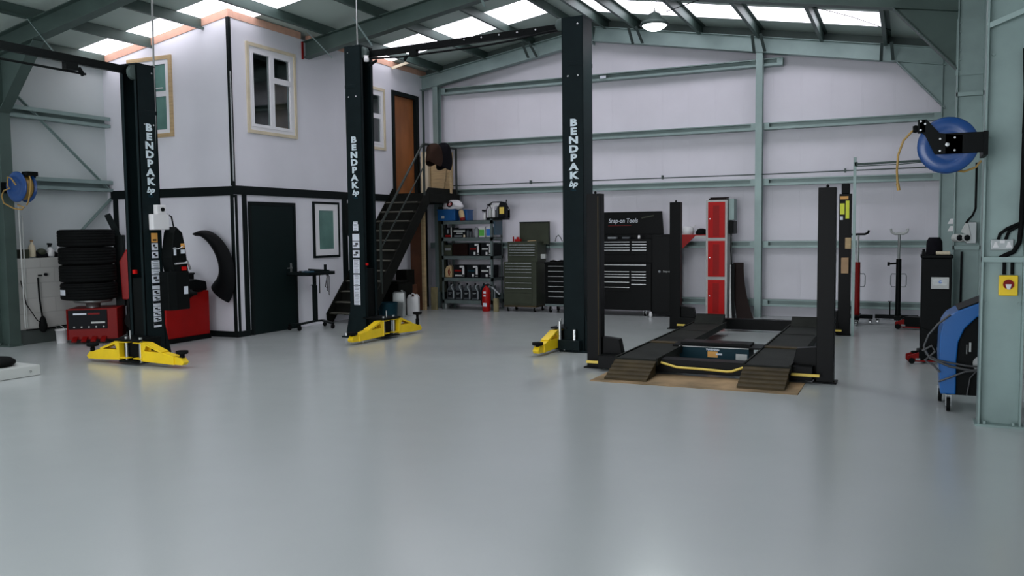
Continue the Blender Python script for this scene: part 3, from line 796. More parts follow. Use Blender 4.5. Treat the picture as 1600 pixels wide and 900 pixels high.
for x, sgn, nm in ((-2.68, -1, 'l'), (-1.295, 1, 'r')):
    lx = x+2.0; hw = .24
    m = MB(); m.box(lx-hw, lx+hw, -2.25, 1.62, .115, .185)
    m.box(lx-hw, lx-hw+.02, -2.25, 1.62, .185, .20); m.box(lx+hw-.02, lx+hw, -2.25, 1.62, .185, .20)
    for yy in (-.82, .5): m.box(lx-hw, lx+hw, yy-.01, yy+.01, .185, .19)
    ru = m.build('runway', 'runway', FP, .003)
    m = MB(); m.box(lx-hw, lx+hw, -.93, -.80, .185, .197); m.build('joint_plate', 'ramp_steel', ru)
    m = MB(); m.prism([(1.45, .185), (1.62, .185), (1.66, .30), (1.60, .30)], 0, lx-hw+.03, lx+hw-.03); m.box(lx-hw+.03, lx+hw-.03, 1.62, 1.66, .115, .31); m.build('end_stop', 'runway', ru, .003)
    m = MB()
    y0, y1 = -2.66, -2.26; n_ = 5
    for k in range(n_):
        a = y0+(y1-y0)*k/n_; b = y0+(y1-y0)*(k+1)/n_
        za = .022+.15*k/n_; zb2 = .022+.15*(k+1)/n_
        m.prism([(a, za-.012), (b, zb2-.02), (b, zb2-.005), (a+.012, za+.012), (a, za+.010)], 0, lx-hw+.01, lx+hw-.01)
    m.prism([(y0+.02, .012), (y1, .012), (y1, .16), ], 0, lx-hw+.02, lx-hw+.032); m.prism([(y0+.02, .012), (y1, .012), (y1, .16)], 0, lx+hw-.032, lx+hw-.02)
    m.build('approach_ramp', 'ramp_steel', FP)
m = MB(); m.box(-1.17, 1.14, -2.12, -1.92, .03, .175); m.build('front_crossbeam', 'post_black', FP, .006)
m = MB(); m.box(-1.28, 1.09, 2.14, 2.30, .03, .19); m.build('rear_crossbeam', 'post_black', FP, .006)
m = MB(); m.tube([(-.43, -2.15, .14), (-.25, -2.165, .10), (.05, -2.17, .095), (.28, -2.17, .085), (.34, -2.165, .09), (.48, -2.15, .145)], .013, 8); m.build('release_bar', 'yellow_dull', FP)
for a, b, y_, z, e in ((-1.33, -.95, -2.05, .085, -1.01), (.93, 1.21, -2.13, .09, 1.04), (-1.30, -1.17, 2.05, .08, 0), (1.02, 1.14, 2.05, .08, 0)):
    m = MB(); m.bar((a, y_, z), (b, y_, z), .03, .028)
    if e: m.cbox((e, y_+.03, z+.045), (.025, .02, .07))
    m.build('release_bar', 'yellow_dull', FP, .003)
# sliding jack beam
JB = MB(); JB.box(-.48, .34, -1.12, -.76, .03, .185); jo = JB.build('jacking_beam', 'blue_panel', FP, .004)
m = MB(); m.box(-.49, .36, -1.14, -.74, .185, .20); m.box(-.48, .35, -1.06, -.80, .20, .235); m.box(-.56, -.44, -1.14, -.76, .185, .207); m.box(.34, .48, -1.14, -.76, .185, .207); m.build('beam_cover', 'post_black', jo, .004)
MB().box(-.48, .34, -1.142, -1.14, .187, .196).build('guide_edge', 'steel_dull', jo)
text('warning_text', 'WARNING', .032, 'sticker_white', jo, (-.08, -1.123, .160), FACE_NEG_Y, bold=.0015, ext=.0005)
m = MB(); m.use('sticker_orange').box(-.14, -.02, -1.123, -1.12, .070, .140); m.use('sticker_white').box(-.04, .03, -1.124, -1.12, .10, .12); m.build('label_sticker', None, jo)
m = MB(); m.box(.19, .32, -1.123, -1.12, .045, .125); m.build('rating_plate', 'steel_dull', jo)
# plywood under the ramps
pw = tag(MB().box(-3.03, -.93, 8.42, 9.08, .0, .008).build('plywood_sheet', 'plywood'), 'oil stained plywood sheet under the ramps of the four post lift', 'board')

# ============================================================ stairs
ST = thing('staircase', 'dark steel staircase with landing and handrail against the office wall', 'stairs', (-8.92, 12.3, 0))
ry0, rise = 0.0, 2.36
def sp(y, z, dx=0): return (dx, y, z)
run = 2.17
for dx in (-.415, .40):
    m = MB(); m.prism([(-.06, 0), (.10, 0), (run+.12, rise-.08), (run+.12, rise+.04), (run-.02, rise+.10), (-.08, .17)], 0, dx-.012, dx+.012); m.build('stringer', 'stair_dark', ST, .002)
nst = 13
for k in range(1, nst):
    m = MB(); y = run*(k-.5)/nst; z = rise*k/nst
    m.use('tread_dark'); m.box(-.40, .39, y-.10, y+.13, z-.03, z); m.use('tread_edge'); m.box(-.36, .35, y-.104, y-.098, z-.012, z+.001)
    m.build('tread', None, ST)
    MB().box(-.40, .39, y+.105, y+.125, z, z+rise/nst-.03).build('riser', 'stair_dark', ST)
m = MB(); m.box(-.42, .42, run, 3.40, rise-.19, rise-.02); m.box(-.42, .42, run, 3.40, rise-.02, rise); m.build('landing', 'stair_dark', ST, .003)
for py in (run+.1, 3.3):
    m = MB(); m.box(.34, .41, py-.035, py+.035, 0, rise-.17)
    if py > 3: m.build('landing_leg', 'trim_black', ST).location = (-.26, 0, 0)
m = MB(); m.box(-.40, -.33, 3.26, 3.33, 0, rise-.17); m.build('landing_leg', 'trim_black', ST)
m = MB()
m.tube([(.40, .46, 1.72), (.40, run-.25, 3.24), (.40, run-.17, 3.29), (.40, 3.30, 3.30)], .022, 8)
m.tube([(.40, .46, 1.30), (.40, run-.18, 2.85)], .013, 8)
m.build('handrail', 'rail_dark', ST)
for y, z0, z1 in ((.46, .5, 1.73), (run-.17, 2.3, 3.29), (3.30, 2.36, 3.30)):
    MB().box(.385, .415, y-.02, y+.02, z0, z1).build('rail_post', 'rail_dark', ST)
MB().box(.392, .408, run+.0, 3.3, rise, rise+.1).build('kick_plate', 'stair_dark', ST)
# things on and under the landing
def jacket(label, loc, rz, mt, w_=.42, h_=.62):
    m = MB(); n = 14
    prof = []
    rows = [(0, .10, .05), (.05, .26, .09), (.14, .40, .12), (.3, .44, .14), (.5, .50, .13), (.8, .56, .12), (1.0, .54, .09)]
    vs = []; 
    for t, ww, dd in rows:
        for j in range(n):
            an = 2*PI*j/n; wob = 1+.10*math.sin(an*3+t*6)+.05*math.sin(an*5-t*9)
            vs.append((math.cos(an)*ww*w_*wob, math.sin(an)*dd*wob, -t*h_+(.05*math.sin(an*2+1) if t > .9 else 0)))
    fs = [(i*n+j, (i+1)*n+j, (i+1)*n+(j+1) % n, i*n+(j+1) % n) for i in range(len(rows)-1) for j in range(n)]
    m.add(vs, fs, True); m.add(vs[:n], [tuple(range(n))])
    o = m.build('jacket', mt); o.location = loc; o.rotation_euler = (0, 0, rz)
    sm_ = o.modifiers.new('sub', 'SUBSURF'); sm_.levels = 1; sm_.render_levels = 2
    return tag(o, label, 'jacket', )
jacket('black jacket hung over the end of the landing rail', (-8.44, 14.95, 3.36), R(90), 'cloth_dark', .5, .50)
jacket('dark brown jacket hung on the landing rail beside the black one', (-8.47, 14.62, 3.32), R(80), 'cloth_brown', .42, .40)
m = MB(); m.bar((-8.66, 15.28, 2.37), (-8.55, 15.33, 3.15), .025, .06, up=(0, 1, 0)); m.bar((-8.47, 15.28, 2.37), (-8.53, 15.33, 3.15), .025, .06, up=(0, 1, 0))
for k in range(3): m.bar((-8.63+.02*k, 15.3, 2.6+.2*k), (-8.5-.005*k, 15.3, 2.6+.2*k), .03, .02)
tag(m.build('timber_trestle', 'timber'), 'small yellowish timber trestle leaning at the back of the landing', 'trestle')
m = MB(); m.box(-9.3, -8.55, 15.48, 15.52, 2.37, 3.22); tag(m.build('plywood_sheet', 'timber'), 'pale plywood sheet standing on the landing behind the rail', 'board')
m = MB(); m.box(-9.22, -9.05, 15.36, 15.44, 2.37, 3.25); tag(m.build('timber_plank', 'timber_pale'), 'upright pale plank beside the landing door', 'plank')
# under the stairs
m = MB(); m.box(-9.25, -8.98, 14.93, 14.96, .0, 2.05); tag(m.build('wood_panel', 'brown_board'), 'reddish brown board standing under the landing', 'board')
m = MB(); m.box(-8.97, -8.91, 14.90, 14.98, .0, 2.0); tag(m.build('timber_stud', 'timber'), 'pale timber stud standing beside the brown board', 'plank')
m = MB(); m.box(-8.80, -8.66, 15.30, 15.36, 0.35, 2.1); tag(m.build('timber_stud', 'chest_green'), 'grey green upright board in the dark corner under the landing', 'plank')
m = MB(); m.box(-9.25, -8.70, 13.60, 14.10, .0, .62); m.box(-9.22, -8.74, 13.62, 14.08, .62, .66); cb = m.build('wooden_crate', 'stair_dark', None, .01); tag(cb, 'dark crate under the stairs', 'crate')
m = MB(); m.box(-9.22, -8.9, 14.2, 14.6, .0, .55); tag(m.build('cardboard_box', 'brown_board', None, .008), 'brown box under the stairs behind the white can', 'box')
m = MB(); m.box(-9.15, -8.9, 14.2, 14.5, .55, .85); tag(m.build('tool_case', 'stair_dark', None, .01), 'dark case standing on the brown box under the stairs', 'case')
def jerrycan(label, loc, rz, mt, w_=.24, d_=.17, h_=.42, name='jerry_can'):
    root = thing(name, label, 'can', loc, rz)
    m = MB(); hh = h_*.86
    m.prism([(-w_/2, 0), (w_/2, 0), (w_/2, hh), (w_/2-.04, h_), (w_/2-.05, h_), (.03, h_), (.03, h_-.05), (-.04, h_-.05), (-.04, h_), (-w_/2+.03, h_-.01), (-w_/2, hh-.03)], 1, -d_/2, d_/2)
    m.build('body', mt, root, .012)
    m = MB(); m.cyl((-w_/2+.06, 0, h_-.01), .022, .035, 2, 12); m.build('cap', 'ink', root)
    m = MB(); m.tube([(-.045, 0, h_-.01), (-.01, 0, h_+.015), (.035, 0, h_-.01)], .012, 8); m.build('handle', mt, root)
    return root
jerrycan('white plastic jerry can standing under the stairs', (-8.62, 13.98, 0), R(20), 'white_plastic', .22, .16, .40)
m = MB(); m.box(-.11, .11, -.10, .10, 0, .46); m.box(-.10, .10, -.09, .09, .46, .475); m.cyl((.05, 0, .475), .025, .03, 2, 12)
o = m.build('oil_tin', 'steel_dull', None, .006); o.location = (-8.66, 13.55, 0); o.rotation_euler = (0, 0, R(25)); tag(o, 'square grey metal oil tin left of the white jerry can', 'tin')
m = MB(); m.lathe([(.16, 0), (.18, .30), (.185, .31), (.17, .31), (.15, .02), (0, .02)], (0, 0, 0), 2, 24)
o = m.build('storage_bin', 'blue_panel'); o.location = (-8.62, 13.1, 0); tag(o, 'dark blue bin on the floor beside the foot of the stairs', 'bin')
m = MB(); m.lathe([(.075, 0), (.085, .10), (.07, .15), (.06, .1), (0, .1)], (0, 0, 0), 2, 16)
o = m.build('spool', 'steel_dull'); o.location = (-8.70, 15.38, .0); tag(o, 'grey metal spool on the floor left of the shelving', 'spool')

# ============================================================ tool trolley by the office wall
TC = thing('tool_trolley', 'black rolling tool tray on a single post in front of the dark office door', 'trolley', (-9.02, 11.42, 0), 0)
m = MB(); m.box(-.24, .24, -.33, .33, .90, .915)
for a in ((-.24, -.225, -.33, .33), (.225, .24, -.33, .33), (-.24, .24, -.33, -.315), (-.24, .24, .315, .33)): m.box(a[0], a[1], a[2], a[3], .90, .955)
m.build('tray', 'trim_black', TC, .003)
m = MB(); m.box(-.022, .022, .06, .104, .12, .90); m.box(-.03, .03, .05, .115, .12, .72); m.cyl((.02, .04, .73), .008, -.08, 1, 8); m.build('post', 'trim_black', TC)
m = MB(); m.bar((0, .08, .12), (.02, -.36, .11), .05, .03); m.bar((0, .08, .12), (-.05, .34, .10), .05, .03); m.bar((-.02, .32, .10), (.34, .10, .09), .05, .03); m.bar((.0, -.36, .11), (-.2, -.34, .11), .04, .03); m.build('base_frame', 'trim_black', TC)
for x, y in ((.34, .10), (-.02, .36), (.02, -.36), (-.2, -.34)):
    m = MB(); m.cyl((x-.012, y, .04), .04, .024, 0, 16); m.box(x-.02, x+.02, y-.015, y+.015, .05, .10); m.build('caster', 'rubber', TC)
MB().box(.0, .02, .34, .40, .92, 1.06).build('end_handle', 'trim_black', TC, .004)
m = MB(); m.bar((-9.15, 11.30, .945), (-8.92, 11.62, .955), .05, .03); m.bar((-9.1, 11.45, .985), (-8.9, 11.75, .955), .03, .03); m.cyl((-9.05, 11.2, .925), .035, .05, 2, 12)
tag(m.build('air_ratchet', 'trim_black'), 'black air tool lying on the tool trolley', 'tool')
m = MB(); m.bar((-9.1, 11.12, .93), (-8.98, 11.42, .95), .09, .03); m.bar((-9.0, 11.18, .965), (-9.1, 11.4, .96), .03, .02)
tag(m.build('pliers', 'teal_tub'), 'blue handled hand tools lying on the tool trolley', 'tool')
m = MB()
for k, (dy, dz) in enumerate(((0, -.27), (.03, -.33), (.06, -.40))): m.tube([(-8.99, 11.76+dy*.5, .95), (-8.98, 11.79+dy, .85), (-8.98, 11.74+dy*1.6, .95+dz), (-8.97, 11.78+dy, .93+dz)], .007, 6)
tag(m.build('cable_bundle', 'rubber'), 'black leads hanging from the end of the tool trolley', 'cable')
m = MB(); m.tube([(-8.99, 11.60, .90), (-8.99, 11.60, .58)], .008, 6); tag(m.build('pry_bar', 'trim_black'), 'thin black bar hanging under the tool trolley', 'tool')

# ============================================================ bumper hanging on the office end wall
m = MB()
ctr = [(-10.02, 1.60, .03), (-9.90, 1.62, .055), (-9.72, 1.56, .10), (-9.56, 1.42, .13), (-9.45, 1.22, .15), (-9.43, 1.02, .165), (-9.47, .86, .185), (-9.54, .75, .22), (-9.60, .67, .22)]
vs = []; ring = 12
for i, (x, z, hw_) in enumerate(ctr):
    a = ctr[max(0, i-1)]; b = ctr[min(len(ctr)-1, i+1)]
    t = Vector((b[0]-a[0], 0, b[1]-a[1])).normalized(); nrm = Vector((t.z, 0, -t.x))
    for j in range(ring):
        an = 2*PI*j/ring
        u_ = math.cos(an)*hw_; v_ = math.sin(an)*.045
        vs.append(Vector((x, 9.93-.02*math.sin(i*.7)+v_-.06*(1-(u_/hw_)**2), z))+nrm*u_)
fs = [(i*ring+j, i*ring+(j+1) % ring, (i+1)*ring+(j+1) % ring, (i+1)*ring+j) for i in range(len(ctr)-1) for j in range(ring)]
m.add(vs, fs, True); m.add(vs[:ring], [tuple(range(ring))[::-1]]); m.add(vs[-ring:], [tuple(range(ring))])
o = m.build('car_bumper', 'bumper_plastic'); q = o.modifiers.new('sub', 'SUBSURF'); q.levels = 1; q.render_levels = 2
tag(o, 'black curved car bumper hanging on the white office end wall', 'bumper')
m = MB(); m.prism([(-10.05, 1.60), (-9.86, 1.66), (-9.72, 1.60), (-9.80, 1.56), (-10.0, 1.57)], 1, 9.86, 9.95); m.build('bumper_lip', 'bumper_plastic', o, .008)
MB().box(-9.92, -9.84, 9.852, 9.862, 1.60, 1.62).build('clip', 'steel_dull', o)

# ============================================================ tyre changer with stacked tyres
TCH = thing('tyre_changer', 'red and black tyre changing machine on the floor under the stacked tyres', 'machine', (-11.09, 8.94, 0), R(38))
m = MB(); m.box(-.34, .34, -.28, .30, .06, .52); m.prism([(-.28, .06), (.30, .06), (.30, .44), (-.28, .52)], 0, -.36, -.34); tb = m.build('cabinet', 'red_dark', TCH, .02)
m = MB(); m.box(-.33, .20, -.295, -.28, .22, .50); m.build('front_panel', 'ink', TCH, .004)
MB().box(-.26, -.08, -.298, -.295, .43, .455).build('label_sticker', 'sticker_white', TCH)
MB().box(-.06, .10, -.298, -.295, .43, .455).build('label_sticker', 'red_dark', TCH)
MB().box(-.02, .17, -.298, -.295, .30, .325).build('label_sticker', 'grey_light', TCH)
for k in range(4):
    m = MB(); m.bar((-.24+k*.13, -.28, .10), (-.24+k*.13, -.40, .045), .07, .025); m.build('pedal', 'red_dark', TCH, .004)
for k in range(5): MB().cyl((-.25+k*.1, -.295, .25), .012, -.01, 1, 8).build('knob', 'grey_light', TCH)
m = MB(); m.lathe([(.10, .52), (.10, .58), (.26, .60), (.27, .62), (.27, .64), (0, .64)], (-.05, 0, 0), 2, 28); m.build('turntable', 'steel_dull', TCH)
m = MB(); m.box(.22, .36, .22, .38, .5, 1.60); m.bar((.29, .30, 1.55), (.14, .26, 1.92), .07, .09); m.build('tilting_column', 'trim_black', TCH, .01)
m = MB(); m.prism([(.34, .62), (.44, .60), (.50, 1.2), (.42, 1.38), (.32, 1.2)], 1, .1, .28); m.build('assist_arm', 'red_paint', TCH, .01)
m = MB(); m.box(.40, .75, .05, .35, .0, .62); m.cyl((.52, .05, .30), .14, -.06, 1, 24); m.build('bead_breaker', 'lift_black', TCH, .02)
m = MB()
for a in (.52, .62, .70): m.cyl((a, .12, .62), .022, .62, 2, 12)
m.box(.48, .76, .04, .22, .82, 1.18); m.lathe([(.02, 1.24), (.02, 1.34), (.05, 1.34), (.05, 1.36), (0, 1.36)], (.60, .12, 0), 2, 12)
m.build('assist_tower', 'lift_black', TCH, .004)
m = MB(); m.cyl((.56, .02, .64), .035, .36, 2, 14); m.cyl((.66, .02, .64), .03, .36, 2, 14); m.build('air_cylinder', 'steel_bright', TCH)
def tyre(label, loc, Ro=.39, Ri=.22, h=.26, dx=0):
    root = thing('tyre', label, 'tyre', loc, random.uniform(0, 3), 'tyres stacked on the tyre changer')
    m = MB(); prof = [(Ri, .03), (Ri+.02, .005), (Ro-.05, .002), (Ro-.012, .012), (Ro-.001, .03)]
    for k in range(5):
        z = .03+(h-.06)*(k+.5)/5; dz = (h-.06)/10
        prof += [(Ro, z-dz*.85), (Ro, z+dz*.7), (Ro-.008, z+dz*.75), (Ro-.008, z+dz*.95)]
    prof += [(Ro-.001, h-.03), (Ro-.012, h-.012), (Ro-.05, h-.002), (Ri+.02, h-.005), (Ri, h-.03)]
    m.lathe(prof, (0, 0, 0), 2, 40, caps=False); m.lathe([(Ri, h-.03), (Ri-.015, h*.5), (Ri, .03)], (0, 0, 0), 2, 40, caps=False)
    m.build('carcass', 'rubber', root)
    return root
tl = ['bottom tyre of the stack with a white tread label', 'second tyre from the bottom of the stack on the red machine', 'third tyre from the bottom of the stack on the red machine', 'topmost tyre of the stack on the red machine']
TX, TY = -11.15, 8.87
ty = []
for k in range(4): ty.append(tyre(tl[k], (TX+(.0, -.01, -.015, -.02)[k], TY, .642+k*.262)))
m = MB(); n = 8
for i in range(n):
    a0, a1 = R(-118+3.2*i)-ty[0].rotation_euler.z, R(-118+3.2*(i+1))-ty[0].rotation_euler.z
    m.add([(.392*math.cos(a0), .392*math.sin(a0), .08), (.392*math.cos(a1), .392*math.sin(a1), .08), (.392*math.cos(a1), .392*math.sin(a1), .16), (.392*math.cos(a0), .392*math.sin(a0), .16)], [(0, 1, 2, 3)])
m.build('tread_label', 'sticker_white', ty[0])
# bucket
root = thing('bucket', 'small white plastic bucket on the floor left of the red machine', 'bucket', (-11.44, 8.60, 0))
m = MB(); m.lathe([(.075, 0), (.088, .19), (.095, .19), (.095, .205), (.085, .205), (.07, .01), (0, .01)], (0, 0, 0), 2, 24); m.build('body', 'white_plastic', root)
m = MB(); m.tube([(-.1, 0, .19), (-.07, -.05, .26), (0, -.07, .28), (.07, -.05, .26), (.1, 0, .19)], .004, 6); m.build('handle', 'steel_dull', root)

# ============================================================ wheel balancer
WB = thing('wheel_balancer', 'red wheel balancing machine with black top left of the office corner', 'machine', (-10.02, 9.42, 0), R(90))
m = MB(); m.box(-.42, .42, -.29, .26, .07, .74); m.build('cabinet', 'red_paint', WB, .012)
m = MB(); m.box(-.43, .43, -.30, .27, 0.0, .07); m.build('plinth', 'lift_black', WB, .005)
m = MB(); m.prism([(-.42, .74), (.42, .74), (.40, .88), (.20, .92), (-.05, .90), (-.18, .84), (-.40, .82)], 1, -.27, .24); m.build('weight_tray_top', 'bumper_plastic', WB, .02)
m = MB(); m.box(.02, .16, -.10, .10, .88, 1.06); m.box(.20, .34, -.08, .06, .88, 1.0); m.box(.16, .38, -.06, .04, .98, 1.01); m.box(.04, .12, -.08, .08, 1.06, 1.10); m.build('display_head', 'bumper_plastic', WB, .01)
m = MB(); m.bar((-.30, -.32, .72), (.25, -.32, .74), .03, .02); m.lathe([(.02, 0), (.07, .0), (.07, .03), (.03, .10), (.02, .16), (0, .16)][::-1] if False else [(.07, 0), (.07, -.03), (.03, -.10), (.02, -.16), (0, -.16)], (0, -.30, .72), 1, 18); m.build('shaft_cone', 'lift_black', WB)
m = MB(); m.cyl((-.30, -.05, .90), .02, .15, 2, 10); m.build('oil_bottle', 'white_plastic', WB)

# ============================================================ left wall ledge items, hose, cables
def spray(label, loc, mt, capm='ink', h=.20, r=.045, trig=True, rz=0, name='spray_bottle', grp=None, big=1.0):
    root = thing(name, label, 'bottle', loc, rz, grp)
    m = MB(); m.lathe([(r*.9, 0), (r, .01), (r, h*.6), (r*.75, h*.75), (r*.35, h*.9), (r*.32, h), (0, h)], (0, 0, 0), 2, 16); m.build('body', mt, root)
    m = MB()
    if trig: m.cyl((0, 0, h), r*.35, .03, 2, 8); m.bar((-.06*big, 0, h+.045), (.035*big, 0, h+.04), .02, .03); m.bar((-.035*big, 0, h+.04), (-.045*big, 0, h-.005), .012, .012)
    else: m.cyl((0, 0, h), r*.45, .03, 2, 10)
    m.build('trigger' if trig else 'cap', capm, root)
    return root
spray('pale squat bottle with brown cap on the block wall ledge', (-11.88, 8.50, 1.29), 'timber_pale', 'cardboard', .22, .05, False, name='bottle')
spray('white trigger spray bottle on the block wall ledge', (-11.88, 8.80, 1.29), 'white_plastic', 'ink', .14, .055)
spray('small white bottle behind the spray bottle on the ledge', (-11.93, 8.97, 1.29), 'white_plastic', 'white_plastic', .12, .04, False, name='bottle')
m = MB(); m.box(-12.0, -11.80, 8.32, 8.40, 1.27, 1.40); tag(m.build('wooden_block', 'chest_green', None, .004), 'dull brown block at the left end of the ledge', 'block')
m = MB()
pts = [(-11.9, 8.45+.1*k, 1.31+.03*math.sin(k*2.1)) for k in range(10)]
m.tube(pts, [.03, .045, .05, .04, .035, .045, .05, .04, .05, .03], 8); tag(m.build('rag', 'cloth_dark'), 'crumpled dark rags lying along the block wall ledge', 'rag')
m = MB(); m.lathe([(.02, 0), (.07, .02), (.08, .06), (.03, .10), (0, .1)], (-11.9, 8.66, 1.31), 2, 16); tag(m.build('oil_cup', 'chest_green'), 'small dull green cup between the bottles on the ledge', 'cup')
m = MB(); m.cyl((-11.78, 8.62, 1.02), .022, .03, 0, 12); m.box(-11.78, -11.76, 8.50, 8.56, 1.0, 1.02); m.lathe([(.02, 0), (.05, .03), (.05, .07), (0, .1)], (-11.74, 8.90, 1.15), 2, 12)
tag(m.build('wall_hook', 'ink'), 'black hooks fixed to the white block wall', 'hook')
m = MB(); m.tube([(-11.75, 8.48, .98), (-11.755, 8.49, .70), (-11.75, 8.52, .40)], .012, 8); m.lathe([(.02, 0), (.05, .03), (.06, .10), (.04, .20), (.02, .24)], (-11.74, 8.52, .16), 2, 12)
tag(m.build('grease_gun', 'rubber'), 'black wand with bulb hanging on the white block wall', 'tool')
m = MB(); m.tube([(-11.74, 8.20, .95), (-11.74, 8.27, .60), (-11.73, 8.42, .35), (-11.73, 8.6, .20)], .008, 6); m.tube([(-11.74, 8.25, .22), (-11.74, 8.6, .21), (-11.74, 9.2, .24)], .010, 6)
tag(m.build('floor_cable', 'rubber'), 'black cables draped along the foot of the white block wall', 'cable')
m = MB(); m.tube([(-11.72, 8.21, 2.05), (-11.73, 8.22, 1.3), (-11.74, 8.24, .25)], .010, 8); m.tube([(-11.78, 8.30, 1.9), (-11.78, 8.30, .25)], .010, 8)
tag(m.build('air_pipe', 'grey_light'), 'thin vertical air pipes right of the left steel column', 'pipe')
def disc_reel(root, Ro, wid, face_m, hub_m):
    """axis along y, front face toward -y"""
    m = MB(); m.lathe([(.05, -wid/2), (.10, -wid/2-.012), (Ro*.55, -wid/2-.006), (Ro*.62, -wid/2-.016), (Ro*.95, -wid/2-.010), (Ro, -wid/2), (Ro, -wid/2+.010), (Ro*.6, -wid/2+.012), (Ro*.5, -wid/2+.02)], (0, 0, 0), 1, 40, caps=True); m.build('front_disc', face_m, root)
    m = MB(); m.lathe([(Ro*.5, wid/2-.02), (Ro*.6, wid/2-.012), (Ro, wid/2-.01), (Ro, wid/2), (Ro*.95, wid/2+.01), (.05, wid/2+.01)], (0, 0, 0), 1, 40, caps=True); m.build('rear_disc', face_m, root)
    m = MB(); m.lathe([(Ro*.55, -wid/2+.012), (Ro*.80, -wid/2+.014), (Ro*.84, -wid/4), (Ro*.82, 0), (Ro*.84, wid/4), (Ro*.80, wid/2-.014), (Ro*.55, wid/2-.012)], (0, 0, 0), 1, 32, caps=False); m.build('wound_hose', 'hose_amber', root)
HR = thing('hose_reel', 'blue air hose reel on the right hand steel column', 'hose reel', (.262, 7.40, 2.215))
disc_reel(HR, .212, .11, 'blue_reel', 'lift_black')
m = MB()
m.box(-.02, .262, -.085, -.073, -.07, .085); m.prism([(-.09, -.07), (.10, -.07), (.10, .07), (-.06, .09), (-.15, .20), (-.20, .20), (-.20, .11), (-.16, .08)], 1, -.085, -.073)
m.box(.235, .268, -.10, .26, -.09, .09); m.box(-.21, -.155, -.085, -.02, .10, .20)
m.build('bracket', 'lift_black', HR, .003)
m = MB()
for a, b in ((-.055, .045), (.045, .05), (-.055, -.045), (.045, -.045), (-.19, .185), (-.16, .165), (-.19, .12)): m.cyl((a, -.086, b), .008, -.006, 1, 8)
m.lathe([(.016, 0), (.016, -.012), (.008, -.012)], (-.005, -.085, 0), 1, 12)
m.build('bolts', 'steel_bright', HR)
m = MB(); m.lathe([(.024, -.02), (.030, 0), (.024, .02)], (-.225, -.03, .135), 0, 12); m.build('hose_stop', 'rubber', HR)
m = MB(); m.tube([(-.20, -.03, .14), (-.25, -.03, .12), (-.31, -.03, .05), (-.345, -.03, -.06), (-.352, -.03, -.18), (-.345, -.03, -.29)], .0085, 8); m.tube([(.0, .05, -.18), (.12, .06, -.20), (.20, .07, -.17), (.235, .06, -.12)], .0085, 8); ho = m.build('hose', 'hose_amber', HR)
m = MB(); m.tube([(-.345, -.03, -.28), (-.335, -.03, -.335)], .013, 8); m.build('hose_coupling', 'hose_amber', ho)
HL = thing('hose_reel', 'blue air hose reel with tangled yellow hose at the left edge', 'hose reel', (-11.36, 8.02, 2.29))
disc_reel(HL, .215, .16, 'blue_reel', 'lift_black')
m = MB(); m.box(-.36, .03, .10, .115, -.06, .06); m.box(-.37, -.35, -.06, .115, -.08, .08); m.bar((0, .108, 0), (.17, .108, .20), .012, .05, up=(0, 1, 0)); m.box(.08, .20, -.05, .115, .15, .21); m.build('bracket', 'lift_black', HL, .003)
m = MB(); m.tube([(.16, 0, .18), (.22, -.02, .10), (.235, -.04, -.05), (.20, -.05, -.20), (.16, -.05, -.26)], .010, 8)
m.tube([(.05, -.12, .02), (-.03, -.13, .12), (-.12, -.12, .14), (-.13, -.12, .02), (-.07, -.13, -.02), (-.20, -.13, -.05), (-.28, -.11, -.12), (-.26, -.1, -.22), (-.08, -.08, -.30), (.08, -.07, -.32), (.10, -.05, -.29), (-.06, -.03, -.25)], .010, 8); m.build('hose', 'hose_amber', HL)
# pale low platform at the left edge with a black pad on it
PL = thing('low_platform', 'pale grey low steel platform cut off by the left edge', 'platform', (-9.03, 5.98, 0), R(0))
m = MB(); m.prism([(-.55, .55), (-.02, .52), (-.12, -.9), (-1.2, -.9)], 2, .105, .12); m.bar((-.02, .52, .06), (-.12, -.9, .06), .012, .11); m.bar((-.55, .55, .06), (-.02, .52, .06), .012, .11)
m.build('deck', 'grey_light', PL, .002)
m = MB(); m.cyl((-.028, .40, .06), .015, .02, 0, 10); m.cyl((-.10, -.3, .06), .015, .02, 0, 10); m.build('bolts', 'steel_bright', PL)
for x, y in ((-.2, .4), (-.2, -.8), (-1.0, -.8)): MB().cyl((x, y, 0), .03, .05, 2, 12).build('foot', 'rubber', PL)
m = MB(); m.lathe([(.0, 0), (.20, 0), (.24, .03), (.24, .06), (.19, .095), (.10, .10), (0, .10)], (-9.42, 6.18, .12), 2, 32); tag(m.build('rubber_pad', 'rubber'), 'black round rubber pad on the pale platform', 'pad')

# ============================================================ shelving unit
SX0, SX1, SY0, SY1 = -8.68, -7.52, 15.22, 15.70
SH = thing('shelving_unit', 'grey steel shelving unit packed with oil and boxes against the back wall', 'shelving', ((SX0+SX1)/2, (SY0+SY1)/2, 0))
hw, hd = (SX1-SX0)/2, (SY1-SY0)/2
for a in (-1, 1):
    for b in (-1, 1):
        m = MB(); m.box(a*hw, a*(hw-.045), b*hd, b*(hd-.004), 0, 1.84); m.box(a*hw, a*(hw-.004), b*hd, b*(hd-.045), 0, 1.84); m.build('upright', 'shelf_steel', SH)
SHZ = [.20, .655, 1.10, 1.475, 1.815]
for z in SHZ:
    m = MB(); m.box(-hw, hw, -hd, hd, z-.006, z); m.box(-hw, hw, -hd, -hd+.01, z-.075, z); m.box(-hw, hw, hd-.01, hd, z-.075, z); m.box(-hw, -hw+.01, -hd, hd, z-.06, z); m.box(hw-.01, hw, -hd, hd, z-.06, z)
    m.build('shelf', 'shelf_steel', SH)
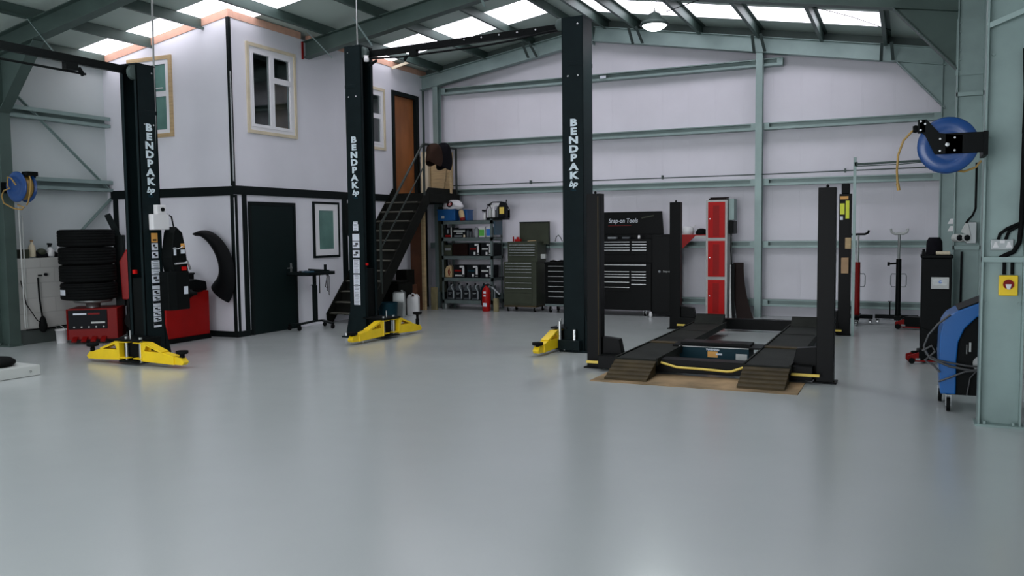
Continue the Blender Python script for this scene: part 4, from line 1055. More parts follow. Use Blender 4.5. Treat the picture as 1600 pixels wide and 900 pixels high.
# oil jugs
def oil_jug(mt='oil_grey', hmt='oil_handle'):
    root = thing('oil_jug', 'dark grey oil jug with pale curved handle in the bottom row of the shelving', 'oil jug', (0, 0, 0), 0, 'grey oil jugs on the bottom shelf')
    m = MB(); m.prism([(-.075, 0), (.075, 0), (.075, .20), (.055, .30), (-.015, .31), (-.045, .26), (-.075, .20)], 1, -.05, .05); m.build('body', mt, root, .010)
    m = MB(); m.tube([(.072, -.045, .02), (.072, -.045, .17), (.045, -.05, .215), (.02, -.05, .26), (.035, -.045, .305), (.065, -.04, .30)], .010, 6); m.build('handle', hmt, root)
    m = MB(); m.cyl((-.01, 0, .305), .02, .03, 2, 12); m.build('cap', 'ink', root)
    m = MB(); m.use('ink').box(-.06, .045, -.0525, -.05, .04, .19); m.use('oil_handle').box(-.045, .03, -.0535, -.052, .13, .142); m.box(-.045, .01, -.0535, -.052, .11, .116); m.build('label', None, root)
    return root
j = oil_jug(); j.location = (-8.52, 15.32, .20)
lab = ['', 'second oil jug from the left on the bottom shelf, grey with pale handle', 'third oil jug from the left on the bottom shelf, grey with pale handle', 'fourth oil jug from the left on the bottom shelf, grey with pale handle']
j['label'] = 'leftmost oil jug on the bottom shelf of the shelving, grey with pale handle'
for k in range(1, 4): dup(j, (-8.52+.188*k, 15.32, .20), 0, lab[k])
j2 = oil_jug('blue_panel', 'sticker_white'); j2.location = (-7.755+.0, 15.34, .20); j2.location.x = -7.77; j2['label'] = 'dark blue oil jug right of the grey jugs on the bottom shelf'
dup(j, (-7.59, 15.34, .20), 0, 'rightmost oil jug on the bottom shelf, partly behind the fire extinguisher')
# boxed filters and cartons
def carton(label, x, z, w_, h_, d_, face, items, y=None, grp=None, name='parts_carton'):
    root = thing(name, label, 'box', (x, (y or 15.27), z), 0, grp)
    MB().box(-w_/2, w_/2, 0, d_, 0, h_).build('box_body', face, root, .002)
    m = MB()
    for (a, b, c_, d, mt) in items: m.use(mt).box(-w_/2+w_*a, -w_/2+w_*b, -.002, 0, h_*c_, h_*d)
    if items: m.build('printing', None, root)
    return root
bat = lambda c1: [(.55, .92, .80, .96, 'white_plastic'), (.78, .95, .25, .85, 'white_plastic'), (.1, .68, .48, .62, c1), (.45, .62, .08, .3, 'white_plastic'), (.75, .95, .10, .14, 'grey_light')]
names = [('white and red printed black carton, left of three on the second lowest shelf', 'red_dark'), ('blue printed black carton, middle of three on the second lowest shelf', 'blue_panel'), ('white striped black carton, right of three on the second lowest shelf', 'grey_light')]
for k in range(3):
    it = bat(names[k][1])
    if k == 0: it[3] = (.15, .75, .10, .22, 'grey_light')
    carton(names[k][0], -8.31+.31*k, .655, .265, .25, .30, 'ink', it)
carton('black carton with red stripe on the middle shelf', -7.955, 1.10, .235, .25, .30, 'ink', bat('red_dark'))
carton('black carton with white stripe on the middle shelf next to the red striped one', -7.685, 1.10, .235, .25, .30, 'ink', bat('grey_light'))
carton('dark plain carton on the left of the middle shelf', -8.28, 1.10, .34, .25, .3, 'maroon', [])
carton('olive carton at the left end of the middle shelf', -8.565, 1.10, .17, .22, .3, 'chest_green', [(.1, .9, .5, .7, 'grey_plastic')])
carton('white and red edged dark carton at the left end of the top inner shelf', -8.55, 1.475, .17, .20, .3, 'ink', [(.1, .8, .05, .22, 'red_paint'), (.85, 1, 0, 1, 'grey_light'), (.35, .55, .4, .8, 'grey_plastic')])
carton('dark blue and white printed carton beside the red edged one', -8.285, 1.475, .28, .18, .3, 'ink', [(.0, .95, .62, .8, 'grey_light'), (.25, .75, .4, .5, 'grey_light'), (.05, .7, .05, .2, 'grey_plastic')])
carton('green and white carton on the top inner shelf', -7.775, 1.475, .13, .20, .25, 'white_plastic', [(.0, .9, .12, .75, 'green_label')])
carton('blue and white carton right of the green one', -7.62, 1.475, .12, .20, .25, 'white_plastic', [(.05, 1, .12, .8, 'blue_label')])
c_ = tag(MB().cbox((-7.505, 15.46, 1.65), (.012, .36, .27)).build('blue_panel_board', 'teal_tub'), 'teal plastic sheet hooked on the right end of the shelving', 'panel')
carton('narrow black and white label carton behind the right upright, middle shelf', -7.545, 1.10, .03, .24, .42, 'ink', [(.4, 1, .1, .95, 'grey_light')], y=15.24)
m = MB(); m.lathe([(.05, 0), (.05, .16), (.02, .19), (.02, .21), (0, .21)], (-7.91, 15.30, 1.475), 2, 14); tag(m.build('spray_can', 'grey_plastic'), 'small white topped can left of the green carton', 'can')
for x, h_, lb in ((-8.12, .15, 'dark jar beside the blue printed carton'), (-8.06, .12, 'small dark jar in the middle of the top inner shelf')):
    m = MB(); m.lathe([(.03, 0), (.035, h_*.8), (.02, h_), (0, h_)], (x, 15.32, 1.475), 2, 14); tag(m.build('jar', 'oil_grey'), lb, 'jar')
m = MB(); m.lathe([(.022, 0), (.022, .02), (.015, .05), (0, .05)], (-8.17, 15.255, 1.475), 2, 12); tag(m.build('filler_cap', 'timber_pale'), 'small pale cap lying at the front of the top inner shelf', 'cap')
for nm, x, z, label in (('oil_jug', -8.50, .655, 'yellow and black handled jug at the left end of the second lowest shelf'), ):
    root = thing(nm, label, 'oil jug', (x-.06, 15.33, z))
    m = MB(); m.prism([(-.08, 0), (.07, 0), (.07, .22), (.02, .25), (-.05, .22), (-.08, .16)], 1, -.05, .05); m.build('body', 'timber', root, .01)
    m = MB(); m.tube([(.01, -.052, .03), (-.01, -.052, .12), (.015, -.052, .19), (.035, -.052, .10), (.01, -.052, .03)], .009, 6); m.build('handle', 'red_dark', root)
# on top of the shelving
def crate(label, loc, w_, d_, h_, mt, tag_label=True, name='storage_crate'):
    root = thing(name, label, 'crate', loc)
    m = MB(); t = .012
    m.box(-w_/2, w_/2, -d_/2, d_/2, 0, t); m.box(-w_/2, w_/2, -d_/2, -d_/2+t, t, h_); m.box(-w_/2, w_/2, d_/2-t, d_/2, t, h_); m.box(-w_/2, -w_/2+t, -d_/2+t, d_/2-t, t, h_); m.box(w_/2-t, w_/2, -d_/2+t, d_/2-t, t, h_)
    m.build('body', mt, root, .004)
    m = MB(); m.box(-w_/2-.012, w_/2+.012, -d_/2-.012, -d_/2, h_-.02, h_); m.box(-w_/2-.012, w_/2+.012, d_/2, d_/2+.012, h_-.02, h_); m.box(-w_/2-.012, -w_/2, -d_/2, d_/2, h_-.02, h_); m.box(w_/2, w_/2+.012, -d_/2, d_/2, h_-.02, h_)
    m.build('rim', mt, root)
    if tag_label: MB().box(-w_*.28, -w_*.10, -d_/2-.003, -d_/2, .05, .10).build('label', 'grey_light', root)
    return root
crate('blue plastic crate on top of the shelving under the white cap bundle', (-8.56, 15.36, 1.815), .40, .30, .23, 'blue_tote')
crate('small dark blue crate behind the can on top of the shelving', (-8.24, 15.48, 1.815), .18, .26, .22, 'blue_tote', False)
root = thing('polish_can', 'beige and red can leaning on the blue crate on top of the shelving', 'can', (-8.21, 15.28, 1.815))
m = MB(); m.X = Matrix.Rotation(R(-12), 4, 'Y'); m.lathe([(.055, 0), (.055, .06)], (0, 0, 0), 2, 16); m.build('base_band', 'red_dark', root)
m = MB(); m.X = Matrix.Rotation(R(-12), 4, 'Y'); m.lathe([(.055, .06), (.055, .19), (.03, .22), (0, .22)], (0, 0, 0), 2, 16); m.build('body', 'timber', root)
# white cap / printed cloth
root = thing('cap', 'white cap with round red and black emblem lying on the blue crate', 'cap', (-8.44, 15.30, 2.055))
m = MB(); n = 20
prof = [(.0, .17), (.09, .165), (.15, .12), (.17, .05), (.16, 0), (.10, -.01)]
vs = []; 
for i, (r_, z_) in enumerate(prof):
    for jn in range(n):
        an = 2*PI*jn/n; wv = 1+.14*math.sin(an*2+.6)+.07*math.sin(an*5+i)
        vs.append((math.cos(an)*r_*wv*1.15, math.sin(an)*r_*.75*wv, z_+.012*math.sin(an*4+i)))
fs = [(i*n+jn, (i+1)*n+jn, (i+1)*n+(jn+1) % n, i*n+(jn+1) % n) for i in range(len(prof)-1) for jn in range(n)]
m.add(vs, fs, True); m.build('crown', 'cloth_white', root)
m = MB(); m.X = Matrix.Translation((.12, -.02, .08)) @ Matrix.Rotation(R(25), 4, 'Y'); m.lathe([(.0, .05), (.08, .045), (.13, .01), (.12, -.02)], (0, 0, 0), 2, 16); m.build('brim', 'cloth_white', root)
m = MB(); m.X = Matrix.Translation((.0, -.135, .085)) @ Matrix.Rotation(R(-30), 4, 'X')
m.use('ink').lathe([(.045, 0), (.066, 0), (.066, -.012), (.045, -.012)], (0, 0, 0), 1, 24, caps=False); m.use('red_paint').lathe([(0, -.008), (.046, -.008), (.046, 0)], (0, 0, 0), 1, 24)
m.use('cloth_white').tube([(.022, -.012, .022), (0, -.012, .030), (-.02, -.012, .016), (0, -.012, 0), (.02, -.012, -.014), (0, -.012, -.028), (-.022, -.012, -.020)], .006, 6)
m.build('emblem', None, root)
# bottle caddy
root = thing('bottle_caddy', 'black wire bottle caddy on top of the shelving right end', 'caddy', (-7.50, 15.42, 1.815))
m = MB(); m.box(-.19, .22, -.12, .12, 0, .05)
for x in (-.19, .22):
    m.tube([(x, -.12, .04), (x, -.12, .2), (x*.9, 0, .33), (x, .12, .2), (x, .12, .04)], .008, 6)
m.tube([(-.18, 0, .31), (-.1, 0, .36), (.1, 0, .36), (.2, 0, .33), (.21, 0, .40)], .012, 6); m.box(-.19, .22, .10, .12, .05, .20)
m.build('rack', 'lift_black', root)
for k, (x, mt, cm, h_, lb) in enumerate(((-.25, 'white_plastic', 'ink', .20, 'white spray bottle standing left of the caddy'), (-.14, 'grey_light', 'ink', .26, 'grey spray bottle at the left end of the caddy'), (-.05, 'white_plastic', 'white_plastic', .24, 'white topped spray bottle, second in the caddy'), (.03, 'oil_grey', 'white_plastic', .27, 'dark spray bottle with white trigger in the caddy'), (.10, 'white_plastic', 'white_plastic', .25, 'tall white spray bottle in the middle of the caddy'))):
    spray(lb, (-7.50+x, 15.36+.02*(k % 2), 1.815 if k == 0 else 1.866), mt, cm, h_-.05, .036, True, rz=R(0))
root = thing('oil_canister', 'black canister with olive label at the right end of the caddy', 'canister', (-7.34, 15.36, 1.866))
m = MB(); m.prism([(-.08, 0), (.08, 0), (.09, .22), (.05, .30), (-.04, .30), (-.09, .20)], 1, -.06, .06); m.build('body', 'ink', root, .012)
MB().box(-.05, .05, -.064, -.06, .07, .2).build('label', 'yellow_dull', root)
# extinguisher and posts
root = thing('fire_extinguisher', 'red fire extinguisher standing in front of the shelving', 'fire extinguisher', (-7.60, 15.08, 0))
m = MB(); m.lathe([(.075, 0), (.085, .02), (.085, .40), (.06, .46), (.025, .49), (.025, .51), (0, .51)], (0, 0, 0), 2, 24); m.build('cylinder', 'red_paint', root)
m = MB(); m.box(-.02, .06, -.015, .015, .51, .54); m.bar((.03, 0, .55), (.13, 0, .50), .02, .015); m.tube([(-.02, 0, .52), (-.09, 0, .45), (-.10, -.02, .28), (-.085, -.04, .12)], .010, 8); m.build('valve_and_hose', 'lift_black', root)
m = MB()
for z0, z1, a in ((.36, .40, .35), (.30, .33, .3), (.10, .17, .5)):
    k = 6; a0 = -PI/2-a*.9
    for i in range(k):
        t0 = a0+2*a*i/k; t1 = a0+2*a*(i+1)/k
        m.add([(.0862*math.cos(t0), .0862*math.sin(t0), z0), (.0862*math.cos(t1), .0862*math.sin(t1), z0), (.0862*math.cos(t1), .0862*math.sin(t1), z1), (.0862*math.cos(t0), .0862*math.sin(t0), z1)], [(0, 1, 2, 3)])
m.build('label', 'sticker_white', root)
tag(MB().box(-8.84, -8.72, 15.02, 15.10, 0, .46).build('timber_block', 'timber_olive', None, .004), 'yellowish timber block standing left of the shelving', 'timber block')
tag(MB().box(-7.43, -7.34, 15.05, 15.12, 0, .26).build('timber_block', 'timber_olive', None, .004), 'short timber block standing between the shelving and the green tool chest', 'timber block')
m = MB(); m.bar((-7.52, 15.14, .50), (-7.36, 15.2, .33), .03, .03); tag(m.build('hand_pump', 'grey_plastic'), 'grey hand pump tube leaning beside the shelving', 'tool')

# ============================================================ tool chests
def caster(parent, x, y, r=.05, mt='rubber', fork='steel_dull'):
    m = MB(); m.cyl((x-.014, y, r), r, .028, 0, 16); o = m.build('caster', mt, parent)
    m = MB(); m.box(x-.022, x-.016, y-.02, y+.02, r*.8, r*2.3); m.box(x+.016, x+.022, y-.02, y+.02, r*.8, r*2.3); m.box(x-.022, x+.022, y-.022, y+.022, r*2.3, r*2.4); m.build('caster_fork', fork, o)
def drawer(parent, x0, x1, z0, z1, y, body, edge='steel_bright', lip=.010):
    d_ = MB().box(x0, x1, y-.012, y, z0, z1).build('drawer', body, parent, .002)
    MB().box(x0+.005, x1-.005, y-.024, y-.012, z1-.017, z1-.017+lip+.002).build('drawer_pull', edge, d_)
GC = thing('tool_chest', 'olive green tool chest in two tiers with raised lid left of the black one', 'tool chest', (-6.92, 15.45, 0))
m = MB(); m.box(-.35, .35, -.24, .24, .12, .98); m.build('roller_cabinet', 'chest_green', GC, .006)
m = MB(); m.box(-.27, .37, -.22, .22, .98, 1.38); m.build('top_chest', 'chest_green', GC, .006)
MB().box(-.15, .50, .10, .13, 1.32, 1.77).build('lid', 'chest_green', GC, .004)
m = MB(); m.box(-.15, .50, .09, .098, 1.755, 1.77); m.box(.485, .50, .09, .098, 1.2, 1.77); m.build('lid_edge', 'trim_black', GC)
for z0, z1 in ((.915, .965), (.86, .905), (.80, .85), (.70, .79), (.59, .69), (.485, .58), (.375, .475)): drawer(GC, -.31, .26, z0, z1, -.24, 'chest_green')
MB().box(-.31, .26, -.252, -.24, .16, .365).build('drawer', 'chest_green', GC, .003)
for z0, z1 in ((1.285, 1.325), (1.235, 1.275), (1.185, 1.225), (1.135, 1.175), (1.075, 1.125)): drawer(GC, -.23, .33, z0, z1, -.22, 'chest_green')
m = MB(); m.box(-.35, .35, -.25, .24, .09, .12); m.build('base_frame', 'ramp_steel', GC, .003)
for x, y in ((-.28, -.2), (.30, -.2), (-.28, .2), (.30, .2)): caster(GC, x, y, .04, 'rubber', 'steel_bright')
m = MB(); m.box(-.06, .06, -.05, .05, 0, .05); m.cyl((.0, 0, .05), .03, .04, 2, 12); m.box(-.11, -.09, -.02, .02, 0, .10); o = m.build('grease_tub', 'red_paint', None, .006); o.location = (-7.02, 15.36, 1.382); tag(o, 'small red tub on the olive tool chest', 'tub')
m = MB(); m.bar((-6.78, 15.3, 1.39), (-6.62, 15.34, 1.40), .03, .015); tag(m.build('spanner', 'timber'), 'small yellowish tool lying on the olive tool chest', 'tool')
m = MB(); m.tube([(-6.40, 15.80, 1.37), (-6.38, 15.8, 1.46), (-6.33, 15.8, 1.50), (-6.28, 15.8, 1.44), (-6.25, 15.8, 1.37)], .008, 6); tag(m.build('cable_loop', 'rubber'), 'dark cable loop above the girt right of the olive chest', 'cable')
m = MB(); m.box(-6.56, -6.46, 15.40, 15.47, 1.04, 1.13); tag(m.build('socket_box', 'grey_light', None, .004), 'small white box between the olive and black tool chests', 'box')

def black_chest():
    r_ = thing('tool_chest', 'black roller tool cabinet with seven drawers right of the olive chest', 'tool chest', (-5.98, 15.44, 0))
    m = MB(); m.box(-.40, .38, -.24, .24, .15, .95); m.build('roller_cabinet', 'chest_black', r_, .006)
    m = MB(); m.box(-.41, .39, -.25, .25, .95, .98); m.build('top_mat', 'rubber', r_, .004)
    for k in range(7): drawer(r_, -.33, .35, .83-.098*k+.0, .915-.098*k, -.24, 'chest_black')
    m = MB(); m.box(-.40, .38, -.26, .24, .13, .17); m.build('base_frame', 'shelf_steel', r_, .004)
    for x, y in ((-.30, -.2), (.30, -.2), (-.30, .2), (.30, .2)): caster(r_, x, y, .06)
    return r_
black_chest()
m = MB(); pts = [(-6.34+.08*k, 15.36, .995+.012*math.sin(k*2.3)) for k in range(9)]; m.tube(pts, [.014, .02, .015, .022, .016, .02, .015, .02, .012], 6); tag(m.build('hand_tools', 'rubber'), 'row of dark hand tools lying on the black roller cabinet', 'tools')

SN = thing('tool_chest', 'large black tool chest with raised lettered lid behind the four post lift', 'tool chest', (-4.95, 15.42, 0))
SN_Y = -.34
m = MB(); m.box(-.54, .72, SN_Y, .26, .11, .98); m.build('roller_cabinet', 'chest_black', SN, .006)
m = MB(); m.box(-.54, .72, SN_Y+.03, .26, .98, 1.42); m.build('top_chest', 'chest_black', SN, .006)
m = MB(); m.prism([(-.54, 1.50), (.80, 1.50), (.77, 1.93), (-.51, 1.93)], 1, .20, .25); ld = m.build('lid', 'chest_black', SN, .004)
m = MB(); m.box(-.53, .72, .0, .25, 1.42, 1.50); m.build('till', 'chest_black', SN)
for z0, z1 in ((1.335, 1.375), (1.285, 1.325), (1.235, 1.275), (1.145, 1.225)):
    drawer(SN, -.50, .315, z0, z1, SN_Y+.03, 'chest_black'); drawer(SN, .345, .63, z0, z1, SN_Y+.03, 'chest_black')
MB().box(-.50, .63, SN_Y+.018, SN_Y+.03, 1.0, 1.13).build('drawer', 'chest_black', SN, .002)
drawer(SN, -.50, .63, .88, .955, SN_Y, 'chest_black')
for z0, z1 in ((.79, .83), (.74, .78), (.645, .73), (.55, .635), (.455, .54)): drawer(SN, -.50, .315, z0, z1, SN_Y, 'chest_black')
for z0, z1 in ((.79, .83), (.74, .78), (.69, .73), (.64, .68), (.54, .60)): drawer(SN, .345, .63, z0, z1, SN_Y, 'chest_black')
for x in (-.42, .58): caster(SN, x, -.25, .045, 'rubber', 'steel_bright'); caster(SN, x, .2, .045)
text('lid_lettering', 'Snap-on Tools', .115, 'sticker_white', SN, (.02, .196, 1.76), FACE_NEG_Y, bold=.0012, ext=.001, xs=.86, shear=.15)
MB().box(-.28, .18, .197, .20, 1.665, 1.672).build('lid_stripe', 'red_dark', SN)
m = MB(); m.X = Matrix.Translation((.50, .195, 1.83)) @ Matrix.Rotation(R(-10), 4, 'Y'); m.box(-.12, .12, -.003, .003, -.012, .012); m.build('lid_sticker', 'chest_green', SN)
SCB = thing('tool_cabinet', 'plain black side cabinet bolted to the right of the large tool chest', 'cabinet', (-3.955, 15.42, 0))
m = MB(); m.box(-.27, .14, SN_Y, .26, .05, 1.50); m.build('cabinet_body', 'chest_black', SCB, .006)
MB().box(-.25, .12, SN_Y-.012, SN_Y, .09, 1.46).build('door', 'chest_black', SCB, .003)
text('door_lettering', 'Snap-on', .045, 'grey_light', SCB, (.02, SN_Y-.013, .83), FACE_NEG_Y, bold=.0005, ext=.0005)
m = MB(); m.lathe([(.0, 0), (.025, 0), (.025, -.003)], (-.12, SN_Y-.012, .83), 1, 6); m.build('door_emblem', 'grey_plastic', SCB)
for x, w_, lb in ((-5.30, .16, 'grey box lying in the open top of the large chest'), (-5.02, .14, 'dark cloth lying in the open top of the large chest')):
    tag(MB().box(x+.2, x+.2+w_, 15.20, 15.30, 1.422, 1.46).build('small_case', 'grey_plastic' if x < -5.2 else 'oil_grey', None, .006), lb, 'case')
m = MB(); m.lathe([(.022, 0), (.022, .06), (0, .07)], (-4.50, 15.22, 1.422), 2, 12); tag(m.build('aerosol_can', 'white_plastic'), 'tiny white can standing in the top of the large chest', 'can')
m = MB(); m.lathe([(.02, 0), (.035, .04), (.02, .10), (0, .1)], (-4.22, 15.0, 0), 2, 12); tag(m.build('brake_light_bulb', 'white_plastic') if False else m.build('floor_bottle', 'white_plastic'), 'tiny pale bottle on the floor by the large tool chest', 'bottle')

# red wall shelf with items
root = thing('wall_shelf', 'red bracketed wall shelf between the black cabinet and the red locker', 'shelf', (-3.62, 15.55, 1.42))
MB().box(-.18, .32, -.14, .18, .05, .07).build('shelf_board', 'red_paint', root)
m = MB(); m.prism([(-.18, -.19), (-.10, -.17), (.12, .05), (-.18, .05)], 1, -.14, -.12); m.build('bracket', 'red_paint', root)
m = MB(); m.box(.12, .32, -.16, -.14, .0, .05); m.build('edge_strip', 'grey_light', root)
m = MB(); m.lathe([(.09, 0), (.11, .03), (.10, .12), (.05, .15), (.02, .15), (0, .14)], (0, 0, 0), 2, 20); m.bar((.08, 0, .12), (.13, 0, .17), .02, .02); o = m.build('kettle', 'white_plastic'); o.location = (-3.66, 15.52, 1.49); tag(o, 'white kettle shaped jug on the red wall shelf', 'jug')
m = MB(); m.lathe([(.10, 0), (.11, .03), (.08, .09), (.03, .11), (0, .11)], (0, 0, 0), 2, 20); o = m.build('face_mask', 'rubber'); o.location = (-3.41, 15.50, 1.49); tag(o, 'black helmet shaped object on the red wall shelf', 'mask')

# red locker
LK = thing('locker', 'tall grey framed locker with three red doors against the back wall', 'locker', (-3.10, 15.52, 0))
m = MB(); m.box(-.19, .19, -.22, .22, 0.0, 2.10); lk = m.build('carcass', 'grey_light', LK, .004)
for z0, z1 in ((.06, .68), (.735, 1.375), (1.43, 2.065)):
    d_ = MB().box(-.150, .150, -.232, -.22, z0, z1).build('door', 'red_bright', LK, .004)
    m = MB(); m.box(-.06, .05, -.235, -.232, z0+.03, z1-.06); m.build('door_panel', 'red_paint', d_)
    MB().cyl((-.115, -.235, (z0+z1)/2+.02), .010, -.008, 1, 8).build('lock', 'steel_bright', d_)
m = MB(); m.box(-.15, .16, -.18, .05, 2.10, 2.13); m.box(-.12, .20, -.19, -.1, 2.13, 2.15); tag(m.build('magazines', 'maroon', None) , 'dark red flat case and papers on top of the locker', 'case').location = (-3.10, 15.52, 0)
m = MB(); m.box(.195, .29, -.1, .20, 1.74, 2.12); o = m.build('fuse_box', 'galvanised_light', None, .005); o.location = (-3.10, 15.5, 0); tag(o, 'pale green metal box on the wall right of the locker', 'electrical box')
m = MB(); m.box(.20, .29, -.14, .20, 1.50, 1.73); m.tube([(.24, -.1, 1.5), (.235, -.1, 1.2), (.25, -.1, .95)], .012, 6); m.use('x') if False else None
o = m.build('socket_outlet', 'lift_black', None, .004); o.location = (-3.10, 15.5, 0); tag(o, 'black socket and hanging lead under the pale green box', 'socket')
# leaning panels
def leaning(label, x0, x1, y, h_, mt, bend=.10, foot=.0):
    m = MB(); vs = []; n = 10; t = .012
    for i in range(n+1):
        s_ = i/n; z = h_*s_; xo = foot*(1-s_)**2.0; yo = -bend*(1-s_)**1.5
        vs += [(x0+xo*.5, y+yo, z), (x1+xo, y+yo, z), (x1+xo, y+yo+t, z), (x0+xo*.5, y+yo+t, z)]
    fs = []
    for i in range(n):
        for j_ in range(4):
            fs.append((i*4+j_, i*4+(j_+1) % 4, (i+1)*4+(j_+1) % 4, (i+1)*4+j_))
    fs += [(3, 2, 1, 0), (n*4, n*4+1, n*4+2, n*4+3)]
    m.add(vs, fs); return tag(m.build('body_panel', mt), label, 'panel')
leaning('dark maroon curved body panel leaning nearest the gable post', -2.84, -2.66, 15.52, .98, 'maroon', .25, .22)
leaning('dark body panel leaning right beside the red locker', -2.88, -2.80, 15.42, .96, 'lift_black', .25, .06)
leaning('thin body panel with pale edge between locker and maroon panel', -2.865, -2.85, 15.35, .95, 'grey_light', .22, .06)

# ============================================================ jack stands, pole, machines on the right
def trans_jack(label, x, y, mt, saddle, hh=.95, sadm='steel_dull', lever=True):
    r_ = thing('transmission_jack', label, 'jack', (x, y, 0))
    m = MB(); m.cyl((0, 0, .12), .042, hh, 2, 16, r2=.040); b_ = m.build('cylinder', mt, r_)
    m = MB(); m.cyl((0, 0, .1), .02, 1.36, 2, 12); m.build('ram', 'steel_dull', r_)
    m = MB()
    if saddle == 2: m.tube([(-.125, 0, 1.56), (-.115, 0, 1.505), (-.06, 0, 1.475), (0, 0, 1.48), (.06, 0, 1.475), (.115, 0, 1.505), (.125, 0, 1.56)], [.018, .02, .02, .022, .02, .02, .018], 8)
    else: m.tube([(-.10, 0, 1.47), (0, 0, 1.475), (.10, 0, 1.475), (.15, 0, 1.50), (.16, 0, 1.54)], .018, 8)
    m.build('saddle', sadm, r_)
    m = MB()
    for a in (-1, 1):
        if a > 0 or saddle == 2: m.tube([(a*.035, -.01, .62), (a*.10, -.01, .62), (a*.115, -.01, .66), (a*.115, -.01, .80), (a*.10, -.01, .83), (a*.035, -.01, .83)], .009, 6)
    m.build('carry_handle', 'grey_plastic', r_)
    m = MB(); m.box(-.34 if saddle == 2 else -.2, .30 if saddle == 2 else .24, -.05, .05, .10, .16); m.box(-.05, .05, -.30, .25, .10, .16); m.build('base_legs', 'lift_black', r_, .004)
    for cx, cy in ((-.30 if saddle == 2 else -.15, 0), (.25 if saddle == 2 else .20, 0), (0, -.26), (0, .2)): caster(r_, cx, cy, .042, 'steel_bright', 'lift_black')
    m = MB()
    if saddle == 2: m.bar((-.02, 0, 1.0), (-.16, -.01, .99), .03, .03); m.cyl((-.15, -.02, .96), .02, .06, 2, 8); m.tube([(-.12, -.02, .16), (-.12, -.04, .38)], .012, 6); m.bar((-.15, -.04, .38), (-.09, -.04, .38), .01, .012)
    else: m.tube([(-.08, -.02, .16), (-.09, -.04, .30)], .012, 6)
    m.build('pedal_and_clamp', 'lift_black', r_)
    return r_
trans_jack('red transmission jack stand by the back wall with black saddle', -.74, 15.0, 'red_dark', 1, .90, 'lift_black')
trans_jack('black transmission jack stand with pale forked saddle in the right corner', -.13, 15.1, 'lift_black', 2, .95, 'grey_light')
m = MB(); m.box(-.735, -.695, 13.30, 13.34, 0, 2.60); o = m.build('vertical_pole', 'galvanised_light'); tag(o, 'slim galvanised upright pole beside the rear right lift post', 'pole')
m = MB(); m.tube([(-.70, 13.32, 2.50), (.52, 13.32, 2.52)], .016, 8); m.box(-.72, -.68, 13.30, 13.34, 2.47, 2.53); m.tube([(-.70, 13.30, 2.47), (-.1, 13.3, 2.475), (.3, 13.3, 2.50), (.5, 13.3, 2.54)], .008, 6)
tag(m.build('air_pipe', 'galvanised'), 'horizontal pipe from the slim pole to the right hand wall', 'pipe')
# low red axle jack in the back right
def floor_jack(label, x, y, rz, scale=1.0, lever=1.1, tall=False):
    r_ = thing('floor_jack', label, 'floor jack', (x, y, 0), rz)
    m = MB()
    for s_ in (-1, 1): m.prism([(-.26, .03), (.26, .03), (.26, .09), (.12, .17), (-.10, .17), (-.26, .11)], 1, s_*.09, s_*.115)
    m.box(-.1, .12, -.09, .09, .05, .14); m.build('chassis', 'red_dark', r_, .006)
    m = MB(); m.box(-.12, .20, -.118, .09, .05, .20); m.lathe([(.04, 0), (.05, .02), (.03, .03), (0, .03)], (-.16, 0, .14), 2, 12); m.build('pump_block', 'lift_black', r_, .006)
    for cx in (-.21, .21):
        for cy in (-.12, .12):
            mm = MB(); mm.cyl((cx, cy-.015, .042), .042, .03, 1, 14); mm.build('wheel', 'lift_black', r_)
    m = MB(); m.box(.14, .16, -.06, .06, .06, .10); m.box(-.16, -.10, -.125, -.12, .05, .08); m.build('bright_axle', 'steel_bright', r_)
    return r_
fj = floor_jack('red and black trolley jack standing on the floor below the black machine', .20, 10.98, R(8))
m = MB(); m.tube([(.13, 0, .18), (.16, .0, .40), (.16, 0, .58)], [.03, .026, .026], 10); m.build('lever', 'lift_black', fj); fj.scale = (.82, .82, .82); fj.location.x = .22
m = MB(); m.cyl((.13, -.10, .20), .02, .04, 2, 10); m.bar((.05, -.085, .185), (.15, -.085, .185), .02, .01); m.build('valve', 'steel_bright', fj)
floor_jack('low dark red jack on the floor in the back right corner', .12, 14.5, R(-20))
# tall black machine
BM = thing('welding_machine', 'tall black cabinet machine with grey label in the right corner', 'machine', (.47, 11.30, 0))
m = MB(); m.box(-.32, .0, -.22, .22, .10, 1.22); m.box(-.33, .01, -.23, .23, 1.22, 1.26); m.prism([(-.30, .10), (-.05, .10), (-.05, .30), (-.32, .42), (-.32, .2)], 1, -.225, .225); m.build('cabinet', 'lift_black', BM, .010)
m = MB(); m.tube([(-.30, -.2, 1.26), (-.30, -.2, 1.33)], .016, 8); m.box(-.32, -.28, -.22, -.17, 1.24, 1.30); m.build('corner_handle', 'lift_black', BM)
m = MB(); m.use('grey_light').box(-.215, -.03, -.232, -.22, .865, 1.0); m.use('steel_dull').box(-.195, -.045, -.234, -.232, .905, .985); m.use('blue_label').cyl((-.12, -.2345, .945), .018, -.001, 1, 12); m.use('sticker_white').box(-.13, -.10, -.236, -.2345, .94, .95); m.build('rating_label', None, BM)
for cx, cy in ((-.27, -.16), (-.05, -.16), (-.27, .16), (-.05, .16)): caster(BM, cx, cy, .042, 'rubber')
m = MB(); m.lathe([(.0, .20), (.06, .20), (.085, .15), (.09, .03), (.095, 0)], (0, 0, 0), 2, 16); o = m.build('dark_hat', 'cloth_dark'); o.location = (.285, 11.30, 1.262); tag(o, 'dark blue black hat resting on the tall black machine', 'hat')
tag(MB().box(.30, .45, 11.12, 11.22, 1.262, 1.30).build('sanding_block', 'timber_pale', None, .01), 'cream block lying on top of the tall black machine', 'block')
